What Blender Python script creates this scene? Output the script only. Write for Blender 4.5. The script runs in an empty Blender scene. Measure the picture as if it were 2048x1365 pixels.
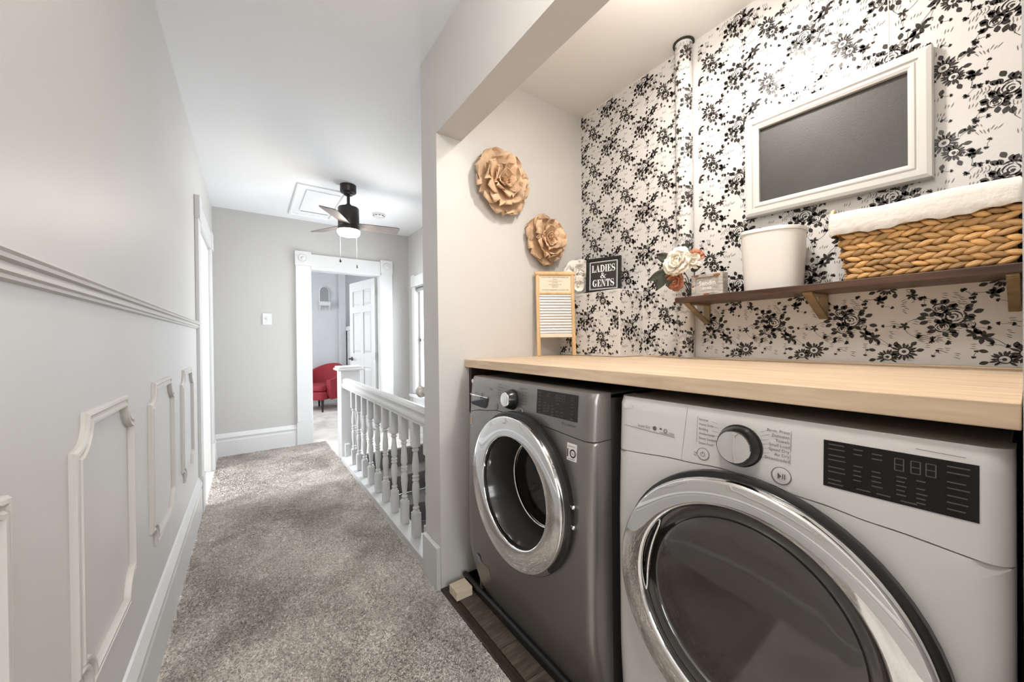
import bpy, bmesh, math, random
import numpy as np
from mathutils import Vector, Matrix
R = math.radians
random.seed(7)
scene = bpy.context.scene
COL = scene.collection

# ---------------------------------------------------------------- camera, world, lights, exposure
def cam_axes(yaw, p, r):
    fw = Vector((math.sin(yaw)*math.cos(p), math.cos(yaw)*math.cos(p), math.sin(p)))
    rt = Vector((math.cos(yaw), -math.sin(yaw), 0)); up = rt.cross(fw)
    c, s = math.cos(r), math.sin(r)
    return c*rt+s*up, -s*rt+c*up, fw
rt, up, fw = cam_axes(R(35.44), R(-.28), R(-.62))
cd = bpy.data.cameras.new('camera'); cam = bpy.data.objects.new('camera', cd); COL.objects.link(cam)
cd.sensor_width = 36.0; cd.lens = 36.0*738.3/2048; cd.clip_start = .02; cd.clip_end = 60
M = Matrix((rt, up, -fw)).transposed().to_4x4(); M.translation = (0, 0, 1.15); cam.matrix_world = M
scene.camera = cam

w = bpy.data.worlds.new('sky'); scene.world = w; w.use_nodes = True
bg = w.node_tree.nodes['Background']; bg.inputs[0].default_value = (.86, .93, 1, 1); bg.inputs[1].default_value = 2.2

def area(name, loc, target, sx, sy, watts, col=(1, 1, 1)):
    l = bpy.data.lights.new(name, 'AREA'); l.shape = 'RECTANGLE'; l.size = sx; l.size_y = sy
    l.energy = watts; l.color = col
    o = bpy.data.objects.new(name, l); COL.objects.link(o); o.location = loc
    d = Vector(target)-Vector(loc); o.rotation_euler = d.to_track_quat('-Z', 'Y').to_euler()
    return o
def point(name, loc, watts, col, rad):
    l = bpy.data.lights.new(name, 'POINT'); l.energy = watts; l.color = col; l.shadow_soft_size = rad
    o = bpy.data.objects.new(name, l); COL.objects.link(o); o.location = loc
    return o
DAY = (.93, .965, 1)
area('daylight_hall_end', (.2, -2.45, 1.55), (.2, 0, 1.35), 1.0, 1.5, 16, (1, .985, .96))
area('daylight_side_room', (-2.45, 3.9, 1.5), (0, 3.75, .9), 1.5, 1.5, 58, DAY)
area('daylight_stair_window', (1.98, 3.95, 1.25), (0, 3.6, .9), 1.2, 1.5, 29, DAY)
area('daylight_bedroom', (-1.0, 6.3, 1.5), (1.2, 6.0, 1.0), 1.4, 1.5, 18, DAY)
scene.view_settings.view_transform = 'Standard'; scene.view_settings.look = 'None'
scene.view_settings.gamma = 1; scene.view_settings.use_curve_mapping = False
scene.view_settings.exposure = 1.05

# ---------------------------------------------------------------- materials
def mat(name, col, rough=.5, metal=0, bump=0, bscale=40, var=0, vscale=6, stretch=(1, 1, 1), spec=.5, emit=None, estr=0, coat=0, detail=3):
    m = bpy.data.materials.new(name); m.use_nodes = True
    nt = m.node_tree; b = nt.nodes['Principled BSDF']
    b.inputs['Base Color'].default_value = (*col, 1); b.inputs['Roughness'].default_value = rough
    b.inputs['Metallic'].default_value = metal; b.inputs['Specular IOR Level'].default_value = spec
    if coat: b.inputs['Coat Weight'].default_value = coat; b.inputs['Coat Roughness'].default_value = .08
    if emit: b.inputs['Emission Color'].default_value = (*emit, 1); b.inputs['Emission Strength'].default_value = estr
    if bump or var:
        tc = nt.nodes.new('ShaderNodeTexCoord'); mp = nt.nodes.new('ShaderNodeMapping')
        mp.inputs['Scale'].default_value = stretch
        nt.links.new(tc.outputs['Object'], mp.inputs['Vector'])
    if var:
        n = nt.nodes.new('ShaderNodeTexNoise'); n.inputs['Scale'].default_value = vscale; n.inputs['Detail'].default_value = detail
        nt.links.new(mp.outputs[0], n.inputs['Vector'])
        r = nt.nodes.new('ShaderNodeValToRGB'); e = r.color_ramp.elements
        e[0].position = .3; e[1].position = .7
        e[0].color = (*[c*(1-var) for c in col], 1); e[1].color = (*[min(1, c*(1+var)) for c in col], 1)
        nt.links.new(n.outputs[0], r.inputs[0]); nt.links.new(r.outputs[0], b.inputs['Base Color'])
    if bump:
        n2 = nt.nodes.new('ShaderNodeTexNoise'); n2.inputs['Scale'].default_value = bscale; n2.inputs['Detail'].default_value = 4
        nt.links.new(mp.outputs[0], n2.inputs['Vector'])
        bp = nt.nodes.new('ShaderNodeBump'); bp.inputs['Strength'].default_value = bump; bp.inputs['Distance'].default_value = .01
        nt.links.new(n2.outputs[0], bp.inputs['Height']); nt.links.new(bp.outputs[0], b.inputs['Normal'])
    return m
def glassy(name, tint, gloss=.04, mixmin=.06, opaque=None):
    """clear or tinted glass: transparent body, mirror-like surface by Fresnel"""
    m = bpy.data.materials.new(name); m.use_nodes = True; nt = m.node_tree; nt.nodes.clear()
    out = nt.nodes.new('ShaderNodeOutputMaterial'); mx = nt.nodes.new('ShaderNodeMixShader')
    if opaque:
        t = nt.nodes.new('ShaderNodeBsdfDiffuse'); t.inputs[0].default_value = (*opaque, 1)
    else:
        t = nt.nodes.new('ShaderNodeBsdfTransparent'); t.inputs[0].default_value = (*tint, 1)
    g = nt.nodes.new('ShaderNodeBsdfGlossy'); g.inputs['Roughness'].default_value = gloss
    lw = nt.nodes.new('ShaderNodeLayerWeight'); pw = nt.nodes.new('ShaderNodeMath'); pw.operation = 'POWER'; pw.inputs[1].default_value = 3.5
    mt = nt.nodes.new('ShaderNodeMath'); mt.operation = 'MULTIPLY_ADD'; mt.inputs[1].default_value = .7; mt.inputs[2].default_value = mixmin; mt.use_clamp = True
    nt.links.new(lw.outputs['Facing'], pw.inputs[0]); nt.links.new(pw.outputs[0], mt.inputs[0]); nt.links.new(mt.outputs[0], mx.inputs[0])
    nt.links.new(t.outputs[0], mx.inputs[1]); nt.links.new(g.outputs[0], mx.inputs[2]); nt.links.new(mx.outputs[0], out.inputs[0])
    return m
def woodmat(name, c1, c2, scale=(1, 1, 1), dist=3, rough=.45, wscale=3):
    m = bpy.data.materials.new(name); m.use_nodes = True; nt = m.node_tree; b = nt.nodes['Principled BSDF']
    tc = nt.nodes.new('ShaderNodeTexCoord'); mp = nt.nodes.new('ShaderNodeMapping'); mp.inputs['Scale'].default_value = scale
    n = nt.nodes.new('ShaderNodeTexNoise'); n.inputs['Scale'].default_value = wscale; n.inputs['Detail'].default_value = 5; n.inputs['Distortion'].default_value = dist*.2
    oi = nt.nodes.new('ShaderNodeObjectInfo'); ad = nt.nodes.new('ShaderNodeVectorMath'); ad.operation = 'ADD'
    ml = nt.nodes.new('ShaderNodeMath'); ml.operation = 'MULTIPLY'; ml.inputs[1].default_value = 37
    nt.links.new(oi.outputs['Random'], ml.inputs[0]); nt.links.new(ml.outputs[0], ad.inputs[1])
    r = nt.nodes.new('ShaderNodeValToRGB'); e = r.color_ramp.elements; e[0].position = .32; e[1].position = .68
    e[0].color = (*c1, 1); e[1].color = (*c2, 1)
    nt.links.new(tc.outputs['Object'], mp.inputs[0]); nt.links.new(mp.outputs[0], ad.inputs[0]); nt.links.new(ad.outputs[0], n.inputs['Vector'])
    nt.links.new(n.outputs[0], r.inputs[0]); nt.links.new(r.outputs[0], b.inputs['Base Color']); b.inputs['Roughness'].default_value = rough
    return m

MT = {}
MT['wall'] = mat('wall_paint', (.54, .525, .50), .42, bump=.04, bscale=60, var=.02, vscale=2)
MT['wains'] = mat('wainscot_paint', (.585, .575, .56), .4, bump=.05, bscale=35, var=.02, vscale=3)
MT['farwall'] = mat('far_wall_paint', (.48, .47, .455), .5, var=.02, vscale=2)
MT['cool'] = mat('bedroom_paint', (.52, .525, .53), .6, var=.02)
MT['white'] = mat('trim_white', (.62, .62, .615), .32, bump=.03, bscale=25)
MT['rail'] = mat('moulding_paint', (.58, .555, .525), .38, bump=.03, bscale=40)
MT['ceil'] = mat('ceiling_paint', (.80, .805, .81), .8, bump=.03, bscale=80)
MT['alcceil'] = mat('alcove_ceiling_paint', (.80, .78, .75), .7, bump=.03, bscale=60)
MT['alc'] = mat('alcove_paint', (.62, .60, .575), .5, bump=.04, bscale=50, var=.015)
MT['paper'] = mat('wallpaper_ground', (.68, .665, .65), .30, bump=.05, bscale=120)
MT['ink'] = mat('wallpaper_ink', (.028, .024, .022), .3)
MT['inkg'] = mat('wallpaper_grey_ink', (.22, .2, .19), .3)
MT['chrome'] = mat('chrome', (.95, .95, .95), .02, 1)
MT['graph'] = mat('graphite_steel', (.30, .285, .27), .34, .8, bump=.02, bscale=400, stretch=(1, .04, 1))
MT['graphshade'] = mat('graphite_side_shade', (.07, .068, .066), .4, .3)  # cabinet sides are the front's graphite, painted dark for their shade
MT['enamel'] = mat('white_enamel', (.76, .74, .72), .16, coat=.4)
MT['black'] = mat('black_plastic', (.012, .012, .012), .25)
MT['blackm'] = mat('black_matte', (.02, .018, .017), .6)
MT['disp'] = mat('display_glass', (.012, .010, .010), .06, spec=.3)
MT['dispw'] = mat('washer_display_glass', (.025, .022, .021), .12, spec=.4)
MT['collar'] = mat('grey_smoked_plastic', (.05, .047, .044), .12)
MT['glow'] = mat('display_print', (.11, .10, .095), .4)
MT['print'] = mat('panel_print', (.12, .115, .11), .5)
MT['printw'] = mat('white_print', (.85, .85, .84), .5)
MT['drum'] = mat('drum_steel', (.55, .54, .52), .25, .85, bump=.5, bscale=160)
MT['gasket'] = mat('grey_rubber', (.13, .125, .12), .45)
MT['counter'] = woodmat('butcher_block', (.62, .45, .30), (.82, .64, .45), (14, 1.2, 14), 4, .38, 3)
MT['shelf'] = woodmat('walnut_board', (.035, .016, .010), (.10, .05, .03), (18, 1.2, 18), 3, .4)
MT['pale'] = woodmat('pale_wood', (.62, .40, .20), (.75, .52, .29), (12, 12, 1.5), 3, .5)
MT['lumber'] = woodmat('lumber', (.68, .55, .40), (.80, .69, .54), (3, 20, 20), 3, .6)
MT['plank'] = woodmat('vinyl_plank', (.055, .04, .03), (.16, .125, .095), (4, 30, 10), 5, .4, 2.5)
MT['thresh'] = woodmat('threshold_wood', (.025, .014, .010), (.055, .032, .022), (20, 2, 20), 3, .4)
MT['blade'] = woodmat('fan_blade_wood', (.08, .066, .06), (.17, .145, .13), (2, 26, 10), 4, .45)
MT['bronze'] = mat('dark_bronze', (.045, .04, .038), .38, .7)
MT['brass'] = mat('aged_brass', (.36, .27, .16), .42, .85, var=.2, vscale=30)
MT['fancup'] = mat('lit_diffuser', (.9, .9, .88), .4, emit=(1, .93, .82), estr=9)
MT['lamp'] = mat('lamp_glass', (.9, .9, .88), .4, emit=(1, .9, .8), estr=7)
MT['board'] = mat('chalkboard_slate', (.055, .052, .05), .45, bump=.05, bscale=200, var=.08, vscale=8)
MT['frame'] = mat('white_frame_paint', (.64, .625, .60), .4)
MT['bin'] = mat('white_plastic', (.72, .70, .67), .35)
MT['cloth'] = mat('white_liner_cloth', (.74, .72, .68), .85, bump=.3, bscale=60)
def strawmat():
    m = mat('water_hyacinth', (.50, .29, .11), .55, bump=.5, bscale=90, var=.3, vscale=14, stretch=(1, .3, 2), detail=5)
    nt = m.node_tree; b = nt.nodes['Principled BSDF']; src = b.inputs['Base Color'].links[0].from_socket
    oi = nt.nodes.new('ShaderNodeObjectInfo'); hs = nt.nodes.new('ShaderNodeHueSaturation'); mr = nt.nodes.new('ShaderNodeMapRange')
    mr.inputs[3].default_value = .6; mr.inputs[4].default_value = 1.35
    nt.links.new(oi.outputs['Random'], mr.inputs[0]); nt.links.new(mr.outputs[0], hs.inputs['Value']); nt.links.new(src, hs.inputs['Color']); nt.links.new(hs.outputs[0], b.inputs['Base Color'])
    return m
MT['straw'] = strawmat()
MT['strawd'] = mat('basket_core', (.16, .08, .03), .8)
MT['cane'] = mat('cane_handle', (.72, .54, .34), .5)
MT['foam'] = mat('tan_foam_petal', (.66, .45, .285), .7, var=.3, vscale=11)
MT['stamen'] = mat('tan_stamen', (.62, .40, .22), .7)
MT['wpetal'] = mat('white_petal', (.84, .80, .73), .7, var=.05)
MT['cream'] = mat('cream_petal', (.90, .84, .72), .65, var=.06)
MT['orange'] = mat('coral_petal', (.50, .20, .115), .7, var=.3, vscale=30)
MT['leaf'] = mat('dusty_green_leaf', (.055, .062, .045), .6, var=.3, vscale=25)
MT['weather'] = woodmat('weathered_wood', (.30, .27, .24), (.58, .55, .50), (10, 10, 40), 5, .7, 2)
MT['rust'] = mat('rust_stain', (.26, .10, .04), .7)
MT['zinc'] = mat('zinc_sheet', (.62, .62, .62), .32, .6)
MT['paperlab'] = mat('washboard_label', (.78, .69, .54), .6)
MT['red'] = mat('red_upholstery', (.27, .018, .028), .75, bump=.15, bscale=250)
MT['legd'] = mat('espresso_wood', (.015, .012, .011), .4)
MT['steel'] = mat('satin_nickel', (.45, .44, .42), .35, .9)
MT['mirror'] = mat('mirror', (.75, .78, .80), .05, 1)
MT['pane'] = glassy('window_glass', (.97, .98, 1), .02, .0)
MT['bowl'] = glassy('smoked_door_glass', (.72, .70, .68), .05, .05)
MT['dryglass'] = glassy('dark_door_glass', (.1, .1, .1), .05, .11, opaque=(.045, .038, .034))
MT['blind'] = mat('blind_cloth', (.30, .30, .30), .8)
MT['sticker'] = mat('white_sticker', (.82, .81, .78), .5)
MT['orangest'] = mat('orange_print', (.75, .30, .05), .5)
MT['bluest'] = mat('blue_grey_print', (.30, .33, .38), .5)
MT['carpetbase'] = None
def carpet(name, k=1.0, tuft=False):
    m = bpy.data.materials.new(name); m.use_nodes = True; nt = m.node_tree; b = nt.nodes['Principled BSDF']
    tc = nt.nodes.new('ShaderNodeTexCoord')
    n1 = nt.nodes.new('ShaderNodeTexNoise'); n1.inputs['Scale'].default_value = 3.2; n1.inputs['Detail'].default_value = 4; n1.inputs['Distortion'].default_value = .6
    n2 = nt.nodes.new('ShaderNodeTexNoise'); n2.inputs['Scale'].default_value = 170; n2.inputs['Detail'].default_value = 2
    for n in (n1, n2): nt.links.new(tc.outputs['Object'], n.inputs['Vector'])
    r1 = nt.nodes.new('ShaderNodeValToRGB'); e = r1.color_ramp.elements
    e[0].position = .36; e[1].position = .60
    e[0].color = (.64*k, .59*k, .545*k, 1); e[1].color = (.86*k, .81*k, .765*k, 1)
    r2 = nt.nodes.new('ShaderNodeValToRGB'); e = r2.color_ramp.elements
    e[0].position = .3; e[1].position = .7; e[0].color = (.84, .835, .83, 1); e[1].color = (1, 1, 1, 1)
    mx = nt.nodes.new('ShaderNodeMix'); mx.data_type = 'RGBA'; mx.blend_type = 'MULTIPLY'; mx.inputs[0].default_value = 1
    nt.links.new(n1.outputs[0], r1.inputs[0]); nt.links.new(n2.outputs[0], r2.inputs[0])
    nt.links.new(r1.outputs[0], mx.inputs[6]); nt.links.new(r2.outputs[0], mx.inputs[7]); nt.links.new(mx.outputs[2], b.inputs['Base Color'])
    if tuft:
        at = nt.nodes.new('ShaderNodeAttribute'); at.attribute_name = 'tone'
        m2 = nt.nodes.new('ShaderNodeMix'); m2.data_type = 'RGBA'; m2.blend_type = 'MULTIPLY'; m2.inputs[0].default_value = 1
        nt.links.new(mx.outputs[2], m2.inputs[6]); nt.links.new(at.outputs['Color'], m2.inputs[7]); nt.links.new(m2.outputs[2], b.inputs['Base Color'])
    b.inputs['Roughness'].default_value = .95; b.inputs['Specular IOR Level'].default_value = .1
    bp = nt.nodes.new('ShaderNodeBump'); bp.inputs['Strength'].default_value = .6; bp.inputs['Distance'].default_value = .01
    nt.links.new(n2.outputs[0], bp.inputs['Height']); nt.links.new(bp.outputs[0], b.inputs['Normal'])
    return m
MT['carpet'] = carpet('carpet')
MT['tuft'] = carpet('carpet_tuft', 1.18, True)
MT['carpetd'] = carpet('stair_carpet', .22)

# ---------------------------------------------------------------- mesh helpers
ORG = {}
def V(*a): return Vector(a)
class MB:
    def __init__(s): s.v = []; s.f = []; s.m = []
    def add(s, vs, fs, mi=0):
        o = len(s.v); s.v += [tuple(q) for q in vs]; s.f += [tuple(i+o for i in f) for f in fs]; s.m += [mi]*len(fs); return s
    def box(s, x0, x1, y0, y1, z0, z1, mi=0):
        if x0 > x1: x0, x1 = x1, x0
        if y0 > y1: y0, y1 = y1, y0
        vs = [(x, y, z) for z in (z0, z1) for y in (y0, y1) for x in (x0, x1)]
        return s.add(vs, [(0, 2, 3, 1), (4, 5, 7, 6), (0, 1, 5, 4), (2, 6, 7, 3), (0, 4, 6, 2), (1, 3, 7, 5)], mi)
    def prism(s, poly, ax, lo, hi, mi=0):
        """poly in the two other axes (order x,y,z without ax), extruded on ax"""
        def P(a, b, c): return {'x': (c, a, b), 'y': (a, c, b), 'z': (a, b, c)}[ax]
        n = len(poly); vs = [P(a, b, lo) for a, b in poly]+[P(a, b, hi) for a, b in poly]
        fs = [tuple(range(n))[::-1], tuple(range(n, 2*n))]+[(i, (i+1) % n, n+(i+1) % n, n+i) for i in range(n)]
        return s.add(vs, fs, mi)
    def lathe(s, prof, c, ax=(0, 0, 1), n=24, mi=0, sx=1., sy=1.):
        """prof: (radius, distance along ax)"""
        ax = Vector(ax).normalized(); a = ax.orthogonal().normalized()
        if abs(ax.z) > .99: a = Vector((1, 0, 0))
        if abs(ax.x) > .99: a = Vector((0, 1, 0))
        b = ax.cross(a); c = Vector(c); vs = []; fs = []
        for r, h in prof:
            for i in range(n):
                t = 2*math.pi*i/n
                vs.append(c+ax*h+a*(r*sx*math.cos(t))+b*(r*sy*math.sin(t)))
        for j in range(len(prof)-1):
            for i in range(n):
                i2 = (i+1) % n; fs.append((j*n+i, j*n+i2, (j+1)*n+i2, (j+1)*n+i))
        if prof[0][0] > 1e-6: fs.append(tuple(range(n))[::-1]) if getattr(s, 'caps', True) else None
        if prof[-1][0] > 1e-6: fs.append(tuple((len(prof)-1)*n+i for i in range(n))) if getattr(s, 'caps', True) else None
        return s.add(vs, [f for f in fs if f], mi)
    def tube(s, pts, r, n=8, mi=0, caps=True):
        pts = [Vector(p) for p in pts]; rs = r if isinstance(r, (list, tuple)) else [r]*len(pts)
        vs = []; fs = []; prev = None
        for i, p in enumerate(pts):
            d = (pts[min(i+1, len(pts)-1)]-pts[max(i-1, 0)]).normalized()
            a = d.orthogonal().normalized() if prev is None else (prev-d*prev.dot(d)).normalized()
            prev = a; b = d.cross(a)
            for k in range(n):
                t = 2*math.pi*k/n; vs.append(p+(a*math.cos(t)+b*math.sin(t))*rs[i])
        for j in range(len(pts)-1):
            for k in range(n):
                k2 = (k+1) % n; fs.append((j*n+k, j*n+k2, (j+1)*n+k2, (j+1)*n+k))
        if caps: fs += [tuple(range(n))[::-1], tuple((len(pts)-1)*n+k for k in range(n))]
        return s.add(vs, fs, mi)
    def sweep(s, path, prof, nrm, closed=True, mi=0):
        """mitred sweep; path of 3D points in a plane with normal nrm; prof points (across, out)"""
        pts = [Vector(p) for p in path]; nrm = Vector(nrm); N = len(pts); k = len(prof); vs = []; fs = []
        for i, p in enumerate(pts):
            if closed: d0 = (p-pts[i-1]).normalized(); d1 = (pts[(i+1) % N]-p).normalized()
            else:
                d0 = (p-pts[i-1]).normalized() if i else (pts[1]-p).normalized()
                d1 = (pts[i+1]-p).normalized() if i < N-1 else d0
            t = (d0+d1).normalized(); sd = nrm.cross(t).normalized(); sc = 1/max(.35, t.dot(d1))
            for a, o in prof: vs.append(p+sd*(a*sc)+nrm*o)
        for i in range(N if closed else N-1):
            j = (i+1) % N
            for q in range(k-1): fs.append((i*k+q, i*k+q+1, j*k+q+1, j*k+q))
        if not closed: fs += [tuple(range(k)), tuple((N-1)*k+q for q in range(k))[::-1]]
        return s.add(vs, fs, mi)
    def build(s, name, m, parent=None, smooth=False, bevel=0, seg=2, angle=40):
        me = bpy.data.meshes.new(name)
        vs = s.v
        if parent is not None: o0 = ORG[parent.name]
        else:
            xs = [v[0] for v in vs]; ys = [v[1] for v in vs]; zs = [v[2] for v in vs]
            o0 = Vector(((min(xs)+max(xs))/2, (min(ys)+max(ys))/2, min(zs)))
        me.from_pydata([(v[0]-o0[0], v[1]-o0[1], v[2]-o0[2]) for v in vs], [], s.f); me.update()
        bm = bmesh.new(); bm.from_mesh(me); bmesh.ops.recalc_face_normals(bm, faces=bm.faces); bm.to_mesh(me); bm.free()
        for q in (m if isinstance(m, (list, tuple)) else [m]): me.materials.append(MT[q])
        if any(s.m): me.polygons.foreach_set('material_index', s.m)
        ob = bpy.data.objects.new(name, me); COL.objects.link(ob)
        if parent is not None: ob.parent = parent; ORG[ob.name] = o0
        else: ob.location = o0; ORG[ob.name] = o0
        if smooth:
            me.polygons.foreach_set('use_smooth', [True]*len(me.polygons))
            try: me.set_sharp_from_angle(angle=R(angle))
            except Exception: pass
        if bevel:
            md = ob.modifiers.new('bevel', 'BEVEL'); md.width = bevel; md.segments = seg; md.limit_method = 'ANGLE'; md.angle_limit = R(40); md.harden_normals = False
        return ob
def thing(name, label, cat, loc, group=None):
    o = bpy.data.objects.new(name, None); COL.objects.link(o); o.location = loc; o.empty_display_size = .05
    ORG[o.name] = Vector(loc); o['label'] = label; o['category'] = cat
    if group: o['group'] = group
    return o
def tag(o, label, cat, group=None):
    o['label'] = label; o['category'] = cat
    if group: o['group'] = group
    return o
def struct(o, label=None):
    o['kind'] = 'structure'
    if label: o['label'] = label
    return o
def dupe(o, parent, off):
    c = o.copy(); COL.objects.link(c); c.parent = parent; c.location = Vector(o.location)+Vector(off); return c
def sbox(name, m, *b, bevel=0, label=None, parent=None):
    q = MB()
    for t in b: q.box(*t)
    o = q.build(name, m, parent, bevel=bevel)
    if parent is None: struct(o, label)
    return o

_tx = {}
def text_geo(txt, size, bold=0):
    k = (txt, bold)
    if k not in _tx:
        c = bpy.data.curves.new('t', 'FONT'); c.body = txt; c.size = 1; c.resolution_u = 2; c.offset = bold
        o = bpy.data.objects.new('t', c); me = o.to_mesh()
        vs = [v.co.copy() for v in me.vertices]; fs = [tuple(p.vertices) for p in me.polygons]
        o.to_mesh_clear(); bpy.data.objects.remove(o); bpy.data.curves.remove(c); _tx[k] = (vs, fs)
    vs, fs = _tx[k]
    return [v*size for v in vs], fs
def put_text(mb, txt, size, loc, right, upv, align='l', sx=1., mi=0, bold=0):
    vs, fs = text_geo(txt, size, bold)
    if not vs: return
    x0 = min(v.x for v in vs); x1 = max(v.x for v in vs)
    off = {'l': x0, 'c': (x0+x1)/2, 'r': x1}[align]
    loc = Vector(loc); right = Vector(right); upv = Vector(upv)
    mb.add([loc+right*((v.x-off)*sx)+upv*v.y for v in vs], fs, mi)

# ---------------------------------------------------------------- dimensions (metres, camera above the origin)
XL, YF, CZ = -.29, 4.73, 2.51          # left wall face, far wall face, ceiling
XW, YS, XB, AZ = .705, 1.57, 1.641, 2.477   # hall face of the alcove wall, alcove end wall, papered wall, alcove ceiling
XR = 1.71                              # stair side wall
YN = .005                              # near end wall of alcove

# ---------------------------------------------------------------- structure
fl = sbox('floor', 'carpet', (XL-.13, XW, -2.1, YF+.12, -.1, 0), (XW, XR, 3.93, YF+.12, -.1, 0),
          label='greige plush carpet covering the hall floor')
fl2 = sbox('floor_bedroom', 'carpet', (-.7, 2.6, YF+.12, 7.7, -.1, 0), label='pale carpet of the bedroom beyond the far door')
fl3 = sbox('floor_side_room', 'carpet', (-2.4, XL-.13, 2.6, 5.3, -.1, 0), label='carpet of the bright room behind the left doorway')
fl4 = sbox('floor_laundry', 'thresh', (XW, XB+.1, YN-.1, YS, -.1, .004), label='wood-look floor of the laundry alcove')
for i, (y0, y1) in enumerate([(1.442, 1.568), (1.287, 1.440), (1.132, 1.285), (.977, 1.130), (.822, .975), (.667, .820), (.512, .665), (.02, .510)]):
    sbox('plank', 'plank', (.737, .98, y0, y1, .002, .012), bevel=.0012, parent=fl4)
struct(MB().box(XW-.004, .735, YN, YS, -.002, .010).build('trim_1', 'thresh', bevel=.003), 'dark wood threshold strip between carpet and laundry floor')

sbox('ceiling', 'ceil', (XL-.13, XR+.1, -2.1, YF+.12, CZ, CZ+.1), label='smooth white hall ceiling')
sbox('ceiling_alcove', 'alcceil', (XW+.06, XB+.1, YN-.1, YS, AZ, CZ), label='ceiling of the laundry alcove')
sbox('ceiling_bedroom', 'ceil', (-.7, 2.6, YF+.12, 7.7, CZ, CZ+.1))
sbox('ceiling_side_room', 'ceil', (-2.4, XL-.13, 2.6, 5.3, CZ, CZ+.1))
D0, D1, DH = 3.36, 4.24, 1.98          # left doorway
wl = sbox('wall_left', 'wall', (XL-.13, XL, -2.1, D0, 0, CZ), (XL-.13, XL, D1, YF+.12, 0, CZ), (XL-.13, XL, D0, D1, DH, CZ), label='light greige left hall wall above the chair rail')
E0, E1, EH = .575, 1.345, 1.965        # far doorway
wf = sbox('wall_far', 'farwall', (XL, E0, YF, YF+.12, 0, CZ), (E1, XR, YF, YF+.12, 0, CZ), (E0, E1, YF, YF+.12, EH, CZ), label='grey far wall of the hall around the bedroom doorway')
W0, W1, WZ0, WZ1 = 3.45, 4.46, .50, 1.81   # stair window opening
sbox('wall_right', 'farwall', (XR, XR+.12, 1.7, W0, -2.6, CZ), (XR, XR+.12, W1, YF+.12, -2.6, CZ), (XR, XR+.12, W0, W1, -2.6, WZ0), (XR, XR+.12, W0, W1, WZ1, CZ), label='grey stair wall with the window')
sbox('wall_alcove_end', 'alc', (XW, XR, YS, YS+.175, -2.6, CZ), label='pale grey alcove end wall carrying the two wall flowers')
sbox('wall_header', 'alc', (XW, .832, YN-.1, YS, 2.095, CZ), label='boxed header over the laundry alcove opening')
sbox('wall_back', 'paper', (XB, XB+.07, YN-.1, YS, 0, CZ), label='white wall papered with a black rose print')
sbox('wall_near', 'farwall', (XW, XB+.1, YN-.13, YN, 0, CZ))
sbox('wall_hall_right', 'wall', (XW, XW+.12, -2.1, YN-.13, 0, CZ))
sbox('wall_behind', 'wall', (XL, -.25, -2.2, -2.1, 0, CZ), (.65, XW, -2.2, -2.1, 0, CZ), (-.25, .65, -2.2, -2.1, 0, .8), (-.25, .65, -2.2, -2.1, 2.25, CZ))
sbox('wall_bedroom', 'cool', (-.7, 2.6, 7.57, 7.7, 0, CZ), label='cool grey bedroom wall seen through the far doorway')
sbox('wall_bedroom_right', 'cool', (2.5, 2.6, YF+.12, 7.57, 0, CZ))
sbox('wall_bedroom_left', 'cool', (-.75, -.6, YF+.12, 5.5, 0, CZ), (-.75, -.6, 7.1, 7.57, 0, CZ), (-.75, -.6, 5.5, 7.1, 0, .7), (-.75, -.6, 5.5, 7.1, 2.2, CZ))
sbox('wall_bedroom_pilaster', 'cool', (1.38, 1.478, 7.44, 7.57, 0, CZ), label='narrow boxed corner of the bedroom wall')
sbox('wall_side_room', 'white', (-2.4, XL-.13, 5.2, 5.3, 0, CZ), (-2.4, XL-.13, 2.6, 2.7, 0, CZ), (-2.4, -2.3, 2.7, 3.1, 0, CZ), (-2.4, -2.3, 4.8, 5.2, 0, CZ), (-2.4, -2.3, 3.1, 4.8, 0, .7), (-2.4, -2.3, 3.1, 4.8, 2.25, CZ), label='white walls of the room behind the left doorway')
# papered ledge box in the alcove corner and papered riser pipe
BX, BY, BZ = 1.456, 1.15, 1.39
wb = sbox('wall_ledge', 'paper', (BX, XB, BY, YS, 1.0585, BZ), bevel=.003, label='papered boxed ledge in the corner above the counter')
PX, PY, PR = 1.612, .905, .036
pp = MB().lathe([(PR, 0), (PR, AZ-1.0585)], (PX, PY, 1.0585), n=28).build('drain_pipe', 'paper', smooth=True)
tag(pp, 'vertical pipe covered with the same black rose paper as the wall', 'pipe')
sb_ = MB().lathe([(PR+.009, 0), (PR+.009, .006), (PR+.001, .006)], (PX, PY, AZ-.007), n=24).build('escutcheon', 'blackm', pp, smooth=True)

# stairs going down towards the camera
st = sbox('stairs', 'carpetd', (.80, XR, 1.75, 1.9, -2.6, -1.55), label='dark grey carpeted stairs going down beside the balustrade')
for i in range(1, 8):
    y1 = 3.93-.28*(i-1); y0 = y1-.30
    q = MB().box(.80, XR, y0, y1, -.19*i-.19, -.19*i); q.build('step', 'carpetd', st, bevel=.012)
q = MB().box(.80, XR, 3.90, 3.935, -.30, -.004); q.build('landing_nosing', 'carpetd', st, bevel=.01)
sbox('trim_2', 'white', (.705, .80, 1.745, 3.86, -.9, .04), bevel=.004, label='white curb board under the balustrade')
sbox('trim_3', 'white', (XR-.02, XR, 1.75, 4.0, -.6, -.02), label='white skirting along the stairs')

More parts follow.
